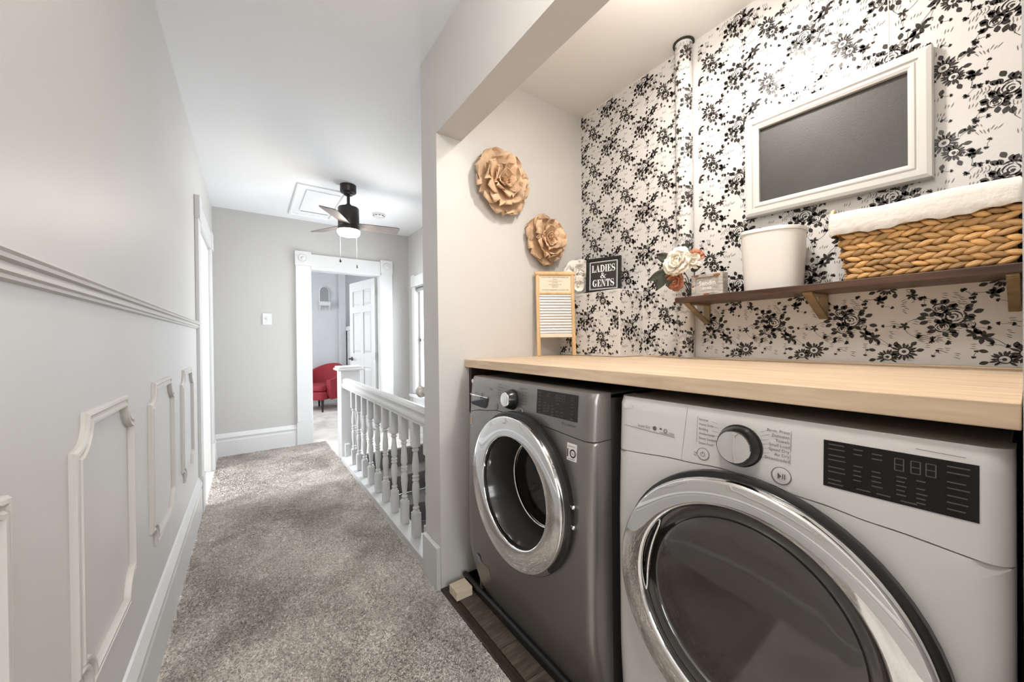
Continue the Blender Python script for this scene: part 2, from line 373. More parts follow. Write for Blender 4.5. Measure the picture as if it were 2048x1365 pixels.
# wainscot sheet, chair rail, picture-frame mouldings, baseboards
struct(MB().box(XL, XL+.003, -2.1, 3.232, .2, 1.25).build('trim_4', 'wains'), 'smooth painted wainscot below the chair rail')
rail_prof = [(0, 0), (.004, .012), (.010, .012), (.013, .018), (.020, .018), (.022, .013), (.027, .013), (.030, .021), (.036, .022), (.040, .026), (.044, .026), (.046, .020), (.046, 0)]
poly = [(XL+o, 1.240+a) for a, o in rail_prof]
struct(MB().prism(poly, 'y', -2.1, 3.236).build('trim_5', 'rail'), 'stepped chair rail running along the left wall')
mprof = [(-.015, 0), (-.015, .006), (-.011, .011), (-.005, .012), (0, .008), (.003, .008), (.007, .014), (.013, .014), (.015, .009), (.015, 0)]
def frame_path(y0, y1, z0, z1, r=.068):
    p = []
    for (cy, cz, a0) in ((y0, z0, 90), (y1, z0, 180), (y1, z1, 270), (y0, z1, 0)):
        # concave scoop: arc centred on the corner
        arc = [(cy+r*math.cos(R(a)), cz+r*math.sin(R(a))) for a in [a0-90*k/6 for k in range(7)]]
        p += arc
    return p
fr_labels = {3: 'farthest scooped-corner moulding frame on the wainscot, nearest the left doorway', 2: 'second scooped-corner moulding frame from the left doorway', 1: 'large near scooped-corner moulding frame on the wainscot', 0: 'moulding frame cut off by the left picture edge'}
fi = 6
for k, (a, b) in enumerate([(.365, .825), (1.090, 1.515), (1.772, 2.215), (2.492, 2.905), (-.33, .14), (-1.05, -.58)]):
    path = [(XL+.003, y, z) for y, z in frame_path(a, b, .435, .992)]
    o = MB().sweep(path, mprof, (1, 0, 0)).build('trim_%d' % fi, 'rail', smooth=True, angle=25); fi += 1
    struct(o, fr_labels.get(k))
bprof = [(0, 0), (.022, 0), (.022, .165), (.019, .175), (.019, .192), (.024, .198), (.024, .21), (.016, .226), (.009, .24), (0, .25)]
struct(MB().prism([(XL+a, b) for a, b in bprof], 'y', -2.1, 3.235).build('baseboard_left', 'white'), 'tall white baseboard along the left wall')
struct(MB().prism([(YF-a, b*.91) for a, b in bprof], 'x', XL, .418).build('baseboard_far', 'white'), 'tall white baseboard on the far wall')
struct(MB().prism([(YF-a, b*.91) for a, b in bprof], 'x', 1.492, XR).build('baseboard_far_right', 'white'))
struct(MB().box(.684, XW, YS, 1.742, 0, .2).build('baseboard_alcove', 'white', bevel=.004), 'white baseboard block on the end of the alcove wall')
struct(MB().prism([(7.57-a, b*.8) for a, b in bprof], 'x', -.6, 1.38).build('baseboard_bedroom', 'white'))
# left door casing
def rosette(mb, c, ax, r):
    mb.lathe([(r, 0), (r, .004), (r*.86, .009), (r*.74, .004), (r*.5, .004), (r*.42, .008), (0, .011)], c, ax, 24)
for nm, y0, y1 in (('trim_12', D0-.13, D0), ('trim_13', D1, D1+.13)):
    struct(MB().box(XL, XL+.022, y0, y1, .25, 1.99).box(XL, XL+.03, y0-.004, y1+.004, 0, .25).box(XL, XL+.032, y0-.006, y1+.006, 1.985, 2.14).build(nm, 'white', bevel=.004), 'white casing post of the left doorway, %s side' % ('near' if y0 < D0 else 'far'))
struct(MB().box(XL, XL+.024, D0, D1, 1.985, 2.125).box(XL-.13, XL+.002, D0-.002, D0+.012, 0, DH).box(XL-.13, XL+.002, D1-.012, D1+.002, 0, DH).box(XL-.13, XL+.002, D0, D1, DH-.012, DH+.002).build('trim_14', 'white', bevel=.003), 'white head casing and jambs of the left doorway')
# far door casing with bullseye corner blocks
cz = MB()
for x0, x1 in ((.418, E0), (E1, 1.492)):
    cz.box(x0+.006, x1, YF-.024, YF, .25, 2.0); cz.box(x0, x1+.002, YF-.032, YF, 0, .25)
    cz.box(x0, x1+.004, YF-.034, YF, 1.997, 2.157)
cz.box(E0, E1, YF-.026, YF, EH, 2.135).box(E0-.012, E0+.004, YF-.02, YF+.12, 0, EH).box(E1-.004, E1+.012, YF-.02, YF+.12, 0, EH).box(E0, E1, YF-.02, YF+.12, EH-.006, EH+.01)
o = struct(cz.build('trim_15', 'white', bevel=.004), 'white door casing with bullseye corner blocks around the bedroom doorway')
for cx in (.497, 1.42):
    q = MB(); rosette(q, (cx, YF-.034, 2.078), (0, -1, 0), .045); q.build('bullseye', 'white', o, smooth=True)

# open six-panel door in the far doorway
HX, HY = 1.328, 4.862; th = R(11.6); LD = Vector((-math.sin(th), math.cos(th), 0)); LN = Vector((-math.cos(th), -math.sin(th), 0))
def on_leaf(a, h, o): return Vector((HX, HY, 0))+LD*a+LN*o+Vector((0, 0, h))
def leaf_box(mb, a0, a1, h0, h1, o0, o1, mi=0):
    vs = [on_leaf(a, h, o) for h in (h0, h1) for o in (o0, o1) for a in (a0, a1)]
    mb.add(vs, [(0, 2, 3, 1), (4, 5, 7, 6), (0, 1, 5, 4), (2, 6, 7, 3), (0, 4, 6, 2), (1, 3, 7, 5)], mi)
q = MB(); leaf_box(q, .0, .74, .012, 1.955, -.018, .005)
for a0, a1 in ((0, .10), (.33, .41), (.64, .74)): leaf_box(q, a0, a1, .012, 1.955, .004, .018)
for h0, h1 in ((.012, .22), (.80, .98), (1.53, 1.62), (1.83, 1.955)):
    leaf_box(q, .10, .33, h0, h1, .004, .018); leaf_box(q, .41, .64, h0, h1, .004, .018)
dr = struct(q.build('door_1', 'white', bevel=.002), 'white six-panel door standing open into the bedroom')
for a0, a1 in ((.10, .33), (.41, .64)):
    for h0, h1 in ((.22, .80), (.98, 1.53), (1.62, 1.83)):
        q = MB(); i = .014
        o_ = [on_leaf(a0+i, h0+i, .004), on_leaf(a1-i, h0+i, .004), on_leaf(a1-i, h1-i, .004), on_leaf(a0+i, h1-i, .004)]
        i2 = .042; p_ = [on_leaf(a0+i2, h0+i2, .016), on_leaf(a1-i2, h0+i2, .016), on_leaf(a1-i2, h1-i2, .016), on_leaf(a0+i2, h1-i2, .016)]
        q.add(o_+p_, [(4, 5, 6, 7)]+[(k, (k+1) % 4, 4+(k+1) % 4, 4+k) for k in range(4)]); q.build('panel', 'white', dr)
for h in (1.79, .95, .2):
    q = MB(); leaf_box(q, -.02, .045, h-.045, h+.045, .018, .021); q.tube([on_leaf(-.004, h-.048, .022), on_leaf(-.004, h+.048, .022)], .006); q.build('hinge', 'steel', dr)
q = MB().lathe([(.028, 0), (.028, .008), (.012, .014), (.012, .045)], on_leaf(.68, .90, .018), LN, 16)
q.tube([on_leaf(.68, .90, .058), on_leaf(.62, .90, .062), on_leaf(.57, .895, .06)], [.010, .009, .007]); q.build('handle', 'bronze', dr, smooth=True)

# stair window
wn = MB()
for y0, y1 in ((W1, W1+.10), (W0-.10, W0)): wn.box(XR-.022, XR, y0, y1, WZ0-.02, 1.82)
wn.box(XR-.032, XR, W1-.01, W1+.115, 1.82, 1.965).box(XR-.032, XR, W0-.115, W0+.01, 1.82, 1.965).box(XR-.026, XR, W0, W1, 1.82, 1.95)
wn.box(XR-.02, XR, W0-.1, W1+.1, .30, .44)
win = struct(wn.build('window_1', 'white', bevel=.003), 'white window with casing and sill beside the stairs')
MB().box(XR-.06, XR, W0-.14, W1+.14, .44, .475).build('window_sill', 'white', win, bevel=.006)
q = MB()
for y0, y1, z0, z1 in ((W0, W0+.04, WZ0, WZ1), (W1-.04, W1, WZ0, WZ1), (W0, W1, WZ0, WZ0+.05), (W0, W1, WZ1-.05, WZ1), (W0, W1, 1.13, 1.17)):
    q.box(XR+.04, XR+.075, y0, y1, z0, z1)
q.build('sash', 'white', win, bevel=.003)
for z0, z1 in ((WZ0+.05, 1.13), (1.17, WZ1-.05)): MB().box(XR+.055, XR+.059, W0+.04, W1-.04, z0, z1).build('pane', 'pane', win)
MB().tube([(XR+.02, W0+.02, WZ1-.035), (XR+.02, W1-.02, WZ1-.035)], .024, 14).build('roller_blind', 'blind', win, smooth=True)
# bare windows of the unseen ends
def plain_window(name, x0, x1, y0, y1, z0, z1, label):
    q = MB(); t = .05
    if x1-x0 > y1-y0:
        for a, b, c, d in ((x0, x0+t, z0, z1), (x1-t, x1, z0, z1), (x0, x1, z0, z0+t), (x0, x1, z1-t, z1), (x0, x1, (z0+z1)/2-t/2, (z0+z1)/2+t/2)): q.box(a, b, y0, y1, c, d)
    else:
        for a, b, c, d in ((y0, y0+t, z0, z1), (y1-t, y1, z0, z1), (y0, y1, z0, z0+t), (y0, y1, z1-t, z1), (y0, y1, (z0+z1)/2-t/2, (z0+z1)/2+t/2)): q.box(x0, x1, a, b, c, d)
    return struct(q.build(name, 'white', bevel=.003), label)
plain_window('window_2', -.25, .65, -2.17, -2.13, .8, 2.25, 'window at the near end of the hall')
plain_window('window_3', -.70, -.66, 5.5, 7.1, .7, 2.2, 'bedroom window')
plain_window('window_4', -2.37, -2.33, 3.1, 4.8, .7, 2.25, 'window of the side room')
# ---------------------------------------------------------------- large things: counter, washer, dryer
RY = Vector((0, -1, 0)); UZ = Vector((0, 0, 1))
counter = MB().box(.837, XB-.002, YN+.002, YS-.002, 1.020, 1.057).build('countertop', 'counter', bevel=.002)
tag(counter, 'long pale butcher-block countertop over the washer and dryer', 'countertop')
q = MB().box(1.606, XB-.003, YN+.004, BY-.03, 1.0572, 1.062); q.build('back_strip', 'counter', counter, bevel=.001)
cleat = MB().box(.86, BX, YS-.022, YS, .80, 1.018).build('wall_cleat', 'thresh', bevel=.002)
tag(cleat, 'dark wooden cleat on the end wall carrying the left end of the countertop', 'cleat')

class Machine:
    def __init__(s, y0, y1, zt, zb, x0, lean, seam, c, xback, recess):
        s.y0, s.y1, s.zt, s.zb, s.x0, s.lean, s.seam, s.c, s.xback, s.recess = y0, y1, zt, zb, x0, lean, seam, c, xback, recess
    def xf(s, y, z):
        x = s.x0+s.lean*max(0, (z-.62)/.38)**1.4
        if z < .30: x += s.recess*((.30-z)/.28)**1.3
        d = min(y-s.y0, s.y1-y); r = .028
        if d < r: x += r-math.sqrt(max(0, r*r-(r-d)**2))
        return x
    def pt(s, y, z, o=0): return Vector((s.xf(y, z)-o, y, z))
    def upv(s, y, z): return (s.pt(y, z+.01)-s.pt(y, z-.01)).normalized()
    def patch(s, mb, y0, y1, z0, z1, o, mi=0, th=0, n=4):
        ys = [y0+(y1-y0)*i/n for i in range(n+1)]; zs = [z0+(z1-z0)*i/2 for i in range(3)]
        vs = [s.pt(y, z, o) for z in zs for y in ys]; k = n+1
        fs = [(j*k+i, j*k+i+1, (j+1)*k+i+1, (j+1)*k+i) for j in range(2) for i in range(n)]
        if th:
            N = len(vs); vs += [v+Vector((th, 0, 0)) for v in vs]; bd = [i for i in range(k)]+[2*k-1, 3*k-1]+[2*k+i for i in range(n-1, -1, -1)]+[k]
            fs += [(bd[i], bd[(i+1) % len(bd)], bd[(i+1) % len(bd)]+N, bd[i]+N) for i in range(len(bd))]
        mb.add(vs, fs, mi)
    def text(s, mb, t, size, y, z, o=.0016, align='l', sx=1., mi=0, bold=0):
        put_text(mb, t, size, s.pt(y, z, o), RY, s.upv(y, z), align, sx, mi, bold)
    def line(s, mb, a, b, wd=.0008, o=.0014, mi=0):
        A = s.pt(a[0], a[1], o); B = s.pt(b[0], b[1], o); d = (B-A).normalized(); n = d.cross(Vector((1, 0, 0)))*wd/2
        mb.add([A-n, B-n, B+n, A+n], [(0, 1, 2, 3)], mi)
    def ring(s, mb, c, r0, r1, o=.0016, n=28, mi=0):
        vs = []
        for k in range(n):
            t = 2*math.pi*k/n
            for r in (r0, r1): vs.append(s.pt(c[0]+r*math.cos(t), c[1]+r*math.sin(t), o))
        mb.add(vs, [(2*k, 2*k+1, 2*((k+1) % n)+1, 2*((k+1) % n)) for k in range(n)], mi)
    def body(s, t, mside, mfront, hole):
        yb0, yb1 = s.y0+.004, s.y1-.004; xs = s.x0+.055
        q = MB().box(xs, s.xback, yb0, yb0+.012, s.zb, s.zt-.004).box(xs, s.xback, yb1-.012, yb1, s.zb, s.zt-.004)
        q.box(s.xback-.012, s.xback, yb0, yb1, s.zb, s.zt-.004).box(xs, s.xback, yb0, yb1, s.zb, s.zb+.012).box(xs, s.xback, yb0, yb1, s.zt-.02, s.zt-.002)
        q.build('cabinet', mside, t, bevel=.003)
        # control panel
        n, m = 40, 8; ys = [s.y0+(s.y1-s.y0)*(.5-.5*math.cos(math.pi*i/n)) for i in range(n+1)]; vs = []
        for j in range(m+1):
            for y in ys:
                z = s.seam(y)+.0012+(s.zt-s.seam(y)-.0012)*(j/m); x = s.xf(y, z)
                if s.zt-z < .008: x += .008-math.sqrt(max(0, .008**2-(.008-(s.zt-z))**2))
                vs.append((x, y, z))
        k = n+1; fs = [(j*k+i, j*k+i+1, (j+1)*k+i+1, (j+1)*k+i) for j in range(m) for i in range(n)]
        N = len(vs); vs += [(s.x0+.09, v[1], v[2]) for v in vs]
        bd = list(range(k))+[j*k+n for j in range(1, m+1)]+[m*k+i for i in range(n-1, -1, -1)]+[j*k for j in range(m-1, 0, -1)]
        fs += [(bd[i], bd[(i+1) % len(bd)], bd[(i+1) % len(bd)]+N, bd[i]+N) for i in range(len(bd))]
        cp = MB().add(vs, fs).build('control_panel', mfront, t, smooth=True, angle=50)
        # front panel with round opening
        top = [(y, s.seam(y)-.0012) for y in ys]
        outer = top[::-1]+[(s.y0, s.zb+.02), (s.y1, s.zb+.02)]
        cy, cz_ = s.c; angs = sorted(set([round(2*math.pi*i/96, 5) for i in range(96)]+[round(math.atan2(z-cz_, y-cy) % (2*math.pi), 5) for y, z in ((s.y0, s.zb+.02), (s.y1, s.zb+.02), top[0], top[-1])]))
        def hit(a):
            dx, dz = math.cos(a), math.sin(a); best = 9
            for i in range(len(outer)):
                (y0, z0), (y1, z1) = outer[i], outer[(i+1) % len(outer)]
                ey, ez = y1-y0, z1-z0; den = dx*ez-dz*ey
                if abs(den) < 1e-12: continue
                tt = ((y0-cy)*ez-(z0-cz_)*ey)/den; uu = ((y0-cy)*dz-(z0-cz_)*dx)/den
                if tt > 0 and -1e-6 <= uu <= 1+1e-6: best = min(best, tt)
            return best
        ts = (0, .25, .5, .72, .84, .92, .97, 1.); vs = []; L = len(angs)
        for f_ in ts:
            for a in angs:
                h_ = hit(a); r = hole+(h_-hole)*f_; y = cy+r*math.cos(a); z = cz_+r*math.sin(a)
                vs.append((s.xf(y, z), y, z))
        fs = [(j*L+i, j*L+(i+1) % L, (j+1)*L+(i+1) % L, (j+1)*L+i) for j in range(len(ts)-1) for i in range(L)]
        N = len(vs); vs += [(s.x0+.075, vs[i][1], vs[i][2]) for i in range(L)]; fs += [(i, (i+1) % L, N+(i+1) % L, N+i) for i in range(L)]
        N2 = len(vs); o0 = (len(ts)-1)*L; vs += [(s.x0+.09, vs[o0+i][1], vs[o0+i][2]) for i in range(L)]; fs += [(o0+i, o0+(i+1) % L, N2+(i+1) % L, N2+i) for i in range(L)]
        fp = MB().add(vs, fs).build('front_panel', mfront, t, smooth=True, angle=50)
        return cp, fp
def open_lathe(prof, c, ax, n=64):
    q = MB(); q.caps = False; return q.lathe(prof, c, ax, n)
def interp(tab):
    tab = sorted(tab)
    def f(y):
        if y <= tab[0][0]: return tab[0][1]
        for (a, b), (c, d) in zip(tab, tab[1:]):
            if y <= c: t = (y-a)/(c-a); t = t*t*(3-2*t); return b+(d-b)*t
        return tab[-1][1]
    return f
XA = (1, 0, 0)
# ---- washer
W = Machine(.702, 1.409, .993, .035, .757, .022, interp([(.702, .858), (.937, .869), (1.17, .878), (1.30, .862), (1.409, .842)]), (1.03, .63), 1.53, .078)
wsh = thing('washing_machine', 'graphite steel front-load washing machine with chrome-rimmed glass door', 'washing machine', (1.14, 1.055, .03))
cp, fp = W.body(wsh, 'graphshade', 'graph', .236)
for yy in (.76, 1.35):
    for xx in (.84, 1.46): MB().lathe([(.022, 0), (.022, .012), (.012, .02), (.012, .06)], (xx, yy, .022), n=12).build('foot', 'blackm', wsh)
door = open_lathe([(.236, .765), (.263, .763), (.268, .755), (.268, .742), (.262, .736), (.250, .736)], (0, 1.03, .63), XA).build('door', 'black', wsh, smooth=True)
open_lathe([(.254, .744), (.2545, .722), (.2530, .7165), (.2505, .7155), (.2500, .7154), (.22, .7166), (.1885, .7182), (.1880, .7183), (.1850, .7195), (.1835, .724), (.1825, .745)], (0, 1.03, .63), XA, 96).build('chrome_ring', 'chrome', door, smooth=True, angle=60)
open_lathe([(.1835, .738), (.178, .752), (.172, .775), (.163, .80), (.155, .83), (.151, .848)], (0, 1.03, .63), XA, 64).build('bowl_collar', 'collar', door, smooth=True)
open_lathe([(.151, .846), (.147, .865), (.136, .89), (.10, .907), (.05, .915), (0.0001, .917)], (0, 1.03, .63), XA, 64).build('glass_bowl', 'bowl', door, smooth=True)
open_lathe([(.149, .845), (.153, .842), (.153, .850), (.149, .852)], (0, 1.03, .63), XA, 64).build('bowl_rim', 'chrome', door, smooth=True)
MB().tube([(.742, 1.03+.259*math.cos(R(228+22*k/8)), .63+.259*math.sin(R(228+22*k/8))) for k in range(9)], .008).build('handle', 'graph', door, smooth=True)
for z_ in (.665, .607): MB().lathe([(.006, 0), (.006, .006), (0, .008)], (.752, 1.03-.2655, z_), (-.3, -1, 0), 10).build('hinge_screw', 'chrome', door, smooth=True)
open_lathe([(.236, .80), (.225, .83), (.20, .84), (.195, .86), (.212, .875), (.21, .89)], (0, 1.03, .63), XA).build('door_gasket', 'gasket', wsh, smooth=True)
dm = open_lathe([(.20, .885), (.235, .90), (.235, 1.30), (.20, 1.33), (.08, 1.335), (.07, 1.30), (0.0001, 1.30)], (0, 1.03, .63), XA, 64).build('drum', 'drum', wsh, smooth=True)
for a in (80, 200, 320):
    d_ = Vector((0, math.cos(R(a)), math.sin(R(a)))); s_ = Vector((0, -math.sin(R(a)), math.cos(R(a)))); c_ = Vector((0, 1.03, .63))
    vs = []
    for x in (.95, 1.0, 1.2, 1.27):
        h = .055 if .96 < x < 1.25 else .004
        for k in (-.045, -.02, .02, .045): vs.append(c_+Vector((x, 0, 0))+d_*(.233-(h if abs(k) < .03 else 0))+s_*k)
    MB().add(vs, [(4*j+i, 4*j+i+1, 4*j+i+5, 4*j+i+4) for j in range(3) for i in range(3)]).build('paddle', 'gasket', dm, smooth=True)
q = MB()   # dispenser drawer
dw = MB(); W.patch(dw, 1.255, 1.398, .868, .925, .0006, n=6); dw.build('detergent_drawer', 'graph', wsh, smooth=True)
poly = [(1.394, .914), (1.394, .896), (1.388, .884), (1.374, .8765), (1.30, .873), (1.268, .874), (1.257, .884), (1.252, .898), (1.251, .916)]
vs = [W.pt(y, z, .002) for y, z in poly]; hr = MB().add(vs, [tuple(range(len(vs)))]).build('drawer_pull', 'disp', wsh)
MB().tube([W.pt(1.398-.0185*k, .917, .004) for k in range(9)], .003, 8).build('pull_lip', 'chrome', hr, smooth=True)
def knob(M_, t, c, r0, r1, dep, mcap):
    o = W if M_ is W else M_; p = M_.pt(c[0], c[1], 0); ax = -(M_.upv(*c).cross(RY)).normalized()
    if ax.x > 0: ax = -ax
    k = MB().lathe([(r0+.003, 0), (r0+.003, .003), (r0, .004), (r0, dep*.45), (r1+.0015, dep*.97), (r1, dep)], p, ax, 40).build('dial', 'black', t, smooth=True, angle=30)
    MB().lathe([(r1, 0), (r1-.001, .002), (r1*.5, .003), (0, .0033)], p+ax*dep, ax, 40).build('dial_cap', mcap, k, smooth=True, angle=50)
    return k
knob(W, wsh, (1.088, .932), .034, .0255, .034, 'chrome')
for c, r in (((1.189, .891), .0105), ((1.036, .897), .0135)):
    p = W.pt(*c); MB().lathe([(r, 0), (r, .001), (r*.95, .0022), (0, .0025)], p, (-1, 0, 0), 24).build('button', 'graph', wsh, smooth=True)
ds = MB(); W.patch(ds, .763, .948, .906, .984, .0018, th=.001); dsp = ds.build('display', 'dispw', wsh)
def seg7(M_, mb, y, z, w_, h_, o):
    for a in ((0, 0, w_, 0), (0, h_/2, w_, h_/2), (0, h_, w_, h_), (0, 0, 0, h_), (w_, 0, w_, h_)):
        M_.line(mb, (y-a[0], z+a[1]), (y-a[2], z+a[3]), w_*.13, o)
q = MB()
for i, y in enumerate((.853, .838, .823)): seg7(W, q, y, .958, .009, .018, .0034)
random.seed(3)
for cx, zs in ((.93, (.975, .965, .953, .944, .933, .922, .912)), (.905, (.945, .936, .927, .918)), (.888, (.975, .968, .938, .929, .920)), (.868, (.94, .93, .921, .911)), (.845, (.948, .925, .914)), (.825, (.935, .925, .914)), (.782, (.975, .967, .955, .947, .935, .927, .914, .907+.004))):
    for z in zs: W.line(q, (cx+.007, z), (cx-.007*random.uniform(.4, 1), z), .0016, .0034)
q.build('display_print', 'glow', dsp)['kind'] = 'stuff'
q = MB()
left = ['Normal', 'Heavy Duty', 'Bedding', 'Sanitary', 'Allergiene', 'Tub Clean']; right = ['Bright Whites', 'Perm. Press', 'Delicates', 'Towels', 'Speed Wash', 'Downloaded']
for i, t in enumerate(left): W.text(q, t, .0085, 1.183-.0*i, .976-.0105*i, sx=.8)
for i, t in enumerate(right): W.text(q, t, .0085, 1.002, .974-.0105*i, align='r', sx=.85)
for i in range(3): W.line(q, (1.155, .978-.0105*i), (1.125, .974-.008*i), .0006); W.line(q, (1.045, .974-.0105*i), (1.06, .970-.008*i), .0006)
W.text(q, 'Power', .0085, 1.245, .951); W.text(q, '6Motion', .0085, 1.36, .925, sx=.9); W.ring(q, (1.298, .926), .004, .0058)
W.line(q, (1.283, .93), (1.283, .921), .0012)
W.text(q, 'TrueBalance', .0105, .815, .890, sx=.9, bold=.01); W.ring(q, (.822, .894), .002, .004)
W.ring(q, (1.036, .897), .0145, .0153); W.ring(q, (1.189, .891), .0112, .0119); W.ring(q, (1.189, .891), .004, .0048, .0034)
A = [(1.040, .8925), (1.040, .9015), (1.0345, .897)]; q.add([W.pt(y, z, .0036) for y, z in A], [(0, 1, 2)]); W.line(q, (1.0325, .901), (1.0325, .893), .0013, .0036); W.line(q, (1.030, .901), (1.030, .893), .0013, .0036)
q.build('panel_lettering', 'print', wsh)['kind'] = 'stuff'
q = MB(); W.text(q, 'LG', .016, 1.372, .968, sx=.9); q2 = W.pt(1.383, .973, .0016)
q.lathe([(.0085, 0), (.0085, .0006)], q2, (-1, 0, 0), 20); q.build('brand_lettering', 'printw', wsh)
s10 = MB(); W.patch(s10, .759, .799, .792, .842, .0012, th=.0006); s10 = s10.build('warranty_sticker', 'sticker', wsh)
q = MB(); W.text(q, 'Smart Inverter', .0062, .779, .832, .0022, 'c', .8); W.text(q, '1', .032, .797, .803, .0022, 'l', 1, 0, .02); W.ring(q, (.774, .814), .0085, .0125, .0022); W.text(q, 'YEAR', .0055, .774, .812, .0022, 'c'); W.line(q, (.793, .797), (.765, .797), .0012, .0022); q.build('sticker_print', 'ink', s10)
es = MB(); W.patch(es, 1.375, 1.398, .793, .83, .0012, th=.0006); es = es.build('energy_label', 'sticker', wsh)
q = MB(); W.patch(q, 1.377, 1.396, .804, .818, .0022); q.build('orange_band', 'orangest', es); q = MB(); W.patch(q, 1.377, 1.396, .796, .803, .0022); W.patch(q, 1.377, 1.396, .819, .828, .0022); q.build('grey_band', 'bluest', es)
q = MB(); W.patch(q, 1.255, 1.385, .095, .235, .001, th=.0006, n=6); ff = q.build('filter_flap', 'graph', wsh, smooth=True)
q = MB(); W.patch(q, 1.315, 1.345, .225, .26, .0024); q.build('flap_sticker', 'bluest', ff)

# ---- dryer
D = Machine(.012, .682, .987, .06, .838, .016, interp([(.012, .824), (.15, .835), (.23, .844), (.40, .859), (.48, .853), (.682, .838)]), (.345, .57), 1.56, .02)
dry = thing('tumble_dryer', 'white front-load dryer with dark glass door in a wide chrome ring', 'dryer', (1.2, .347, .01))
D.body(dry, 'enamel', 'enamel', .24)
for yy in (.06, .63):
    for xx in (.93, 1.5): MB().lathe([(.022, 0), (.022, .012), (.012, .02), (.012, .06)], (xx, yy, .004), n=12).build('foot', 'blackm', dry)
dd = open_lathe([(.24, .84), (.286, .838), (.290, .830), (.289, .818), (.280, .812), (.270, .812)], (0, .345, .575), XA).build('door', 'black', dry, smooth=True)
open_lathe([(.279, .818), (.2795, .794), (.277, .788), (.2745, .7865), (.2740, .7864), (.25, .7876), (.2285, .7890), (.2280, .7891), (.2245, .7910), (.222, .797), (.2205, .815)], (0, .345, .575), XA, 112).build('chrome_ring', 'chrome', dd, smooth=True, angle=60)
open_lathe([(.2205, .812), (.214, .817), (.206, .819), (.198, .817), (.192, .811)], (0, .345, .575), XA, 96).build('inner_rim', 'dryglass', dd, smooth=True)
open_lathe([(.195, .815), (.193, .808), (.185, .803), (.16, .7985), (.11, .795), (.05, .793), (.0001, .7925)], (0, .345, .575), XA, 96).build('door_glass', 'dryglass', dd, smooth=True)
open_lathe([(.24, .85), (.18, .86), (.0001, .86)], (0, .345, .575), XA).build('door_back', 'blackm', dd, smooth=True)
# grip pocket on the left of the ring
vs = []
for k in range(17):
    a = R(-14+52*k/16); wd = math.sin(math.pi*k/16)**.5
    for r_, x_ in ((.222+.016*wd, .804-.002), (.221+.008*wd, .8105), (.219-.006*wd, .813), (.218-.014*wd, .8085)):
        vs.append((x_-.003, .345+r_*math.cos(a), .575+r_*math.sin(a)))
MB().add(vs, [(4*j+i, 4*j+i+1, 4*j+i+5, 4*j+i+4) for j in range(16) for i in range(3)]).build('door_grip', 'disp', dd, smooth=True)
MB().tube([(.803, .345+(.221-.014*math.sin(math.pi*k/16)**.5)*math.cos(R(-14+52*k/16)), .575+(.221-.014*math.sin(math.pi*k/16)**.5)*math.sin(R(-14+52*k/16))) for k in range(17)], .0025, 8).build('grip_lip', 'chrome', dd, smooth=True)
knob(D, dry, (.360, .918), .041, .033, .030, 'chrome')
for c, r in (((.437, .881), .0125), ((.284, .876), .0155)):
    p = D.pt(*c); MB().lathe([(r, 0), (r, .001), (r*.96, .002), (0, .0022)], p, (-1, 0, 0), 28).build('button', 'enamel', dry, smooth=True)
ds = MB(); D.patch(ds, .043, .219, .879, .961, .0012, th=.001); dsp = ds.build('display', 'disp', dry)
q = MB()
for i, y in enumerate((.128, .110, .094)): seg7(D, q, y, .932, .010, .019, .0026)
random.seed(5)
for cx, zs, wd in ((.2, (.955, .947, .936, .928, .915, .907, .893, .886), .012), (.172, (.953, .945, .925, .917, .909, .901), .006), (.148, (.951, .943, .922, .914, .906, .898), .007), (.12, (.922, .915, .908, .901, .894), .006), (.098, (.922, .91, .902, .895, .888), .006), (.062, (.953, .944, .93, .921, .91, .9, .89), .011), (.165, (.887,), .009), (.14, (.887,), .009), (.112, (.885,), .009)):
    for z in zs: D.line(q, (cx+wd, z), (cx-wd*random.uniform(.5, 1), z), .0019, .0026)
q.build('display_print', 'glow', dsp)['kind'] = 'stuff'
q = MB()
left = ['Normal', 'Heavy Duty', 'Bedding', 'Antibacterial', 'Steam Sanitary', 'Steam Fresh']; right = ['Perm. Press', 'Delicates', 'Towels', 'Small Load', 'Speed Dry', 'Air Dry', 'Downloaded']
for i, t in enumerate(left): D.text(q, t, .0078, .447, .957-.0107*i, sx=.85); D.line(q, (.419, .959-.0107*i), (.404, .955-.009*i), .0005)
for i, t in enumerate(right): D.text(q, t, .0085, .271, .959-.0092*i, align='r', sx=.95); D.line(q, (.305, .962-.0092*i), (.322, .954-.0085*i), .0005)
D.line(q, (.451, .966), (.453, .905), .0006); D.line(q, (.2685, .966), (.269, .925), .0006); D.line(q, (.2695, .921), (.27, .903), .0006)
D.text(q, 'Sensor Dry', .0105, .612, .9125, sx=.75); D.line(q, (.656, .909), (.506, .904), .0011); D.ring(q, (.562, .9165), 0.0005, .0052); D.ring(q, (.532, .915), .0035, .005); D.line(q, (.548, .918), (.542, .918), .004); D.line(q, (.523, .912), (.508, .911), .001); D.line(q, (.548, .909), (.508, .9075), .001)
D.ring(q, (.437, .881), .0132, .0142); D.ring(q, (.284, .876), .0160, .0172); D.ring(q, (.437, .881), .0042, .0052, .0034); D.line(q, (.437, .888), (.437, .882), .001, .0036)
q.add([D.pt(y, z, .0034) for y, z in ((.2895, .870), (.2895, .882), (.283, .876))], [(0, 1, 2)]); D.line(q, (.281, .881), (.281, .871), .0015, .0034); D.line(q, (.2775, .881), (.2775, .871), .0015, .0034)
D.line(q, (.476, .982), (.489, .855), .0006); D.line(q, (.458, .882), (.451, .880), .0012); D.line(q, (.459, .876), (.452, .8745), .0012); D.line(q, (.105, .971), (.055, .969), .0008)
q.build('panel_lettering', 'print', dry)['kind'] = 'stuff'
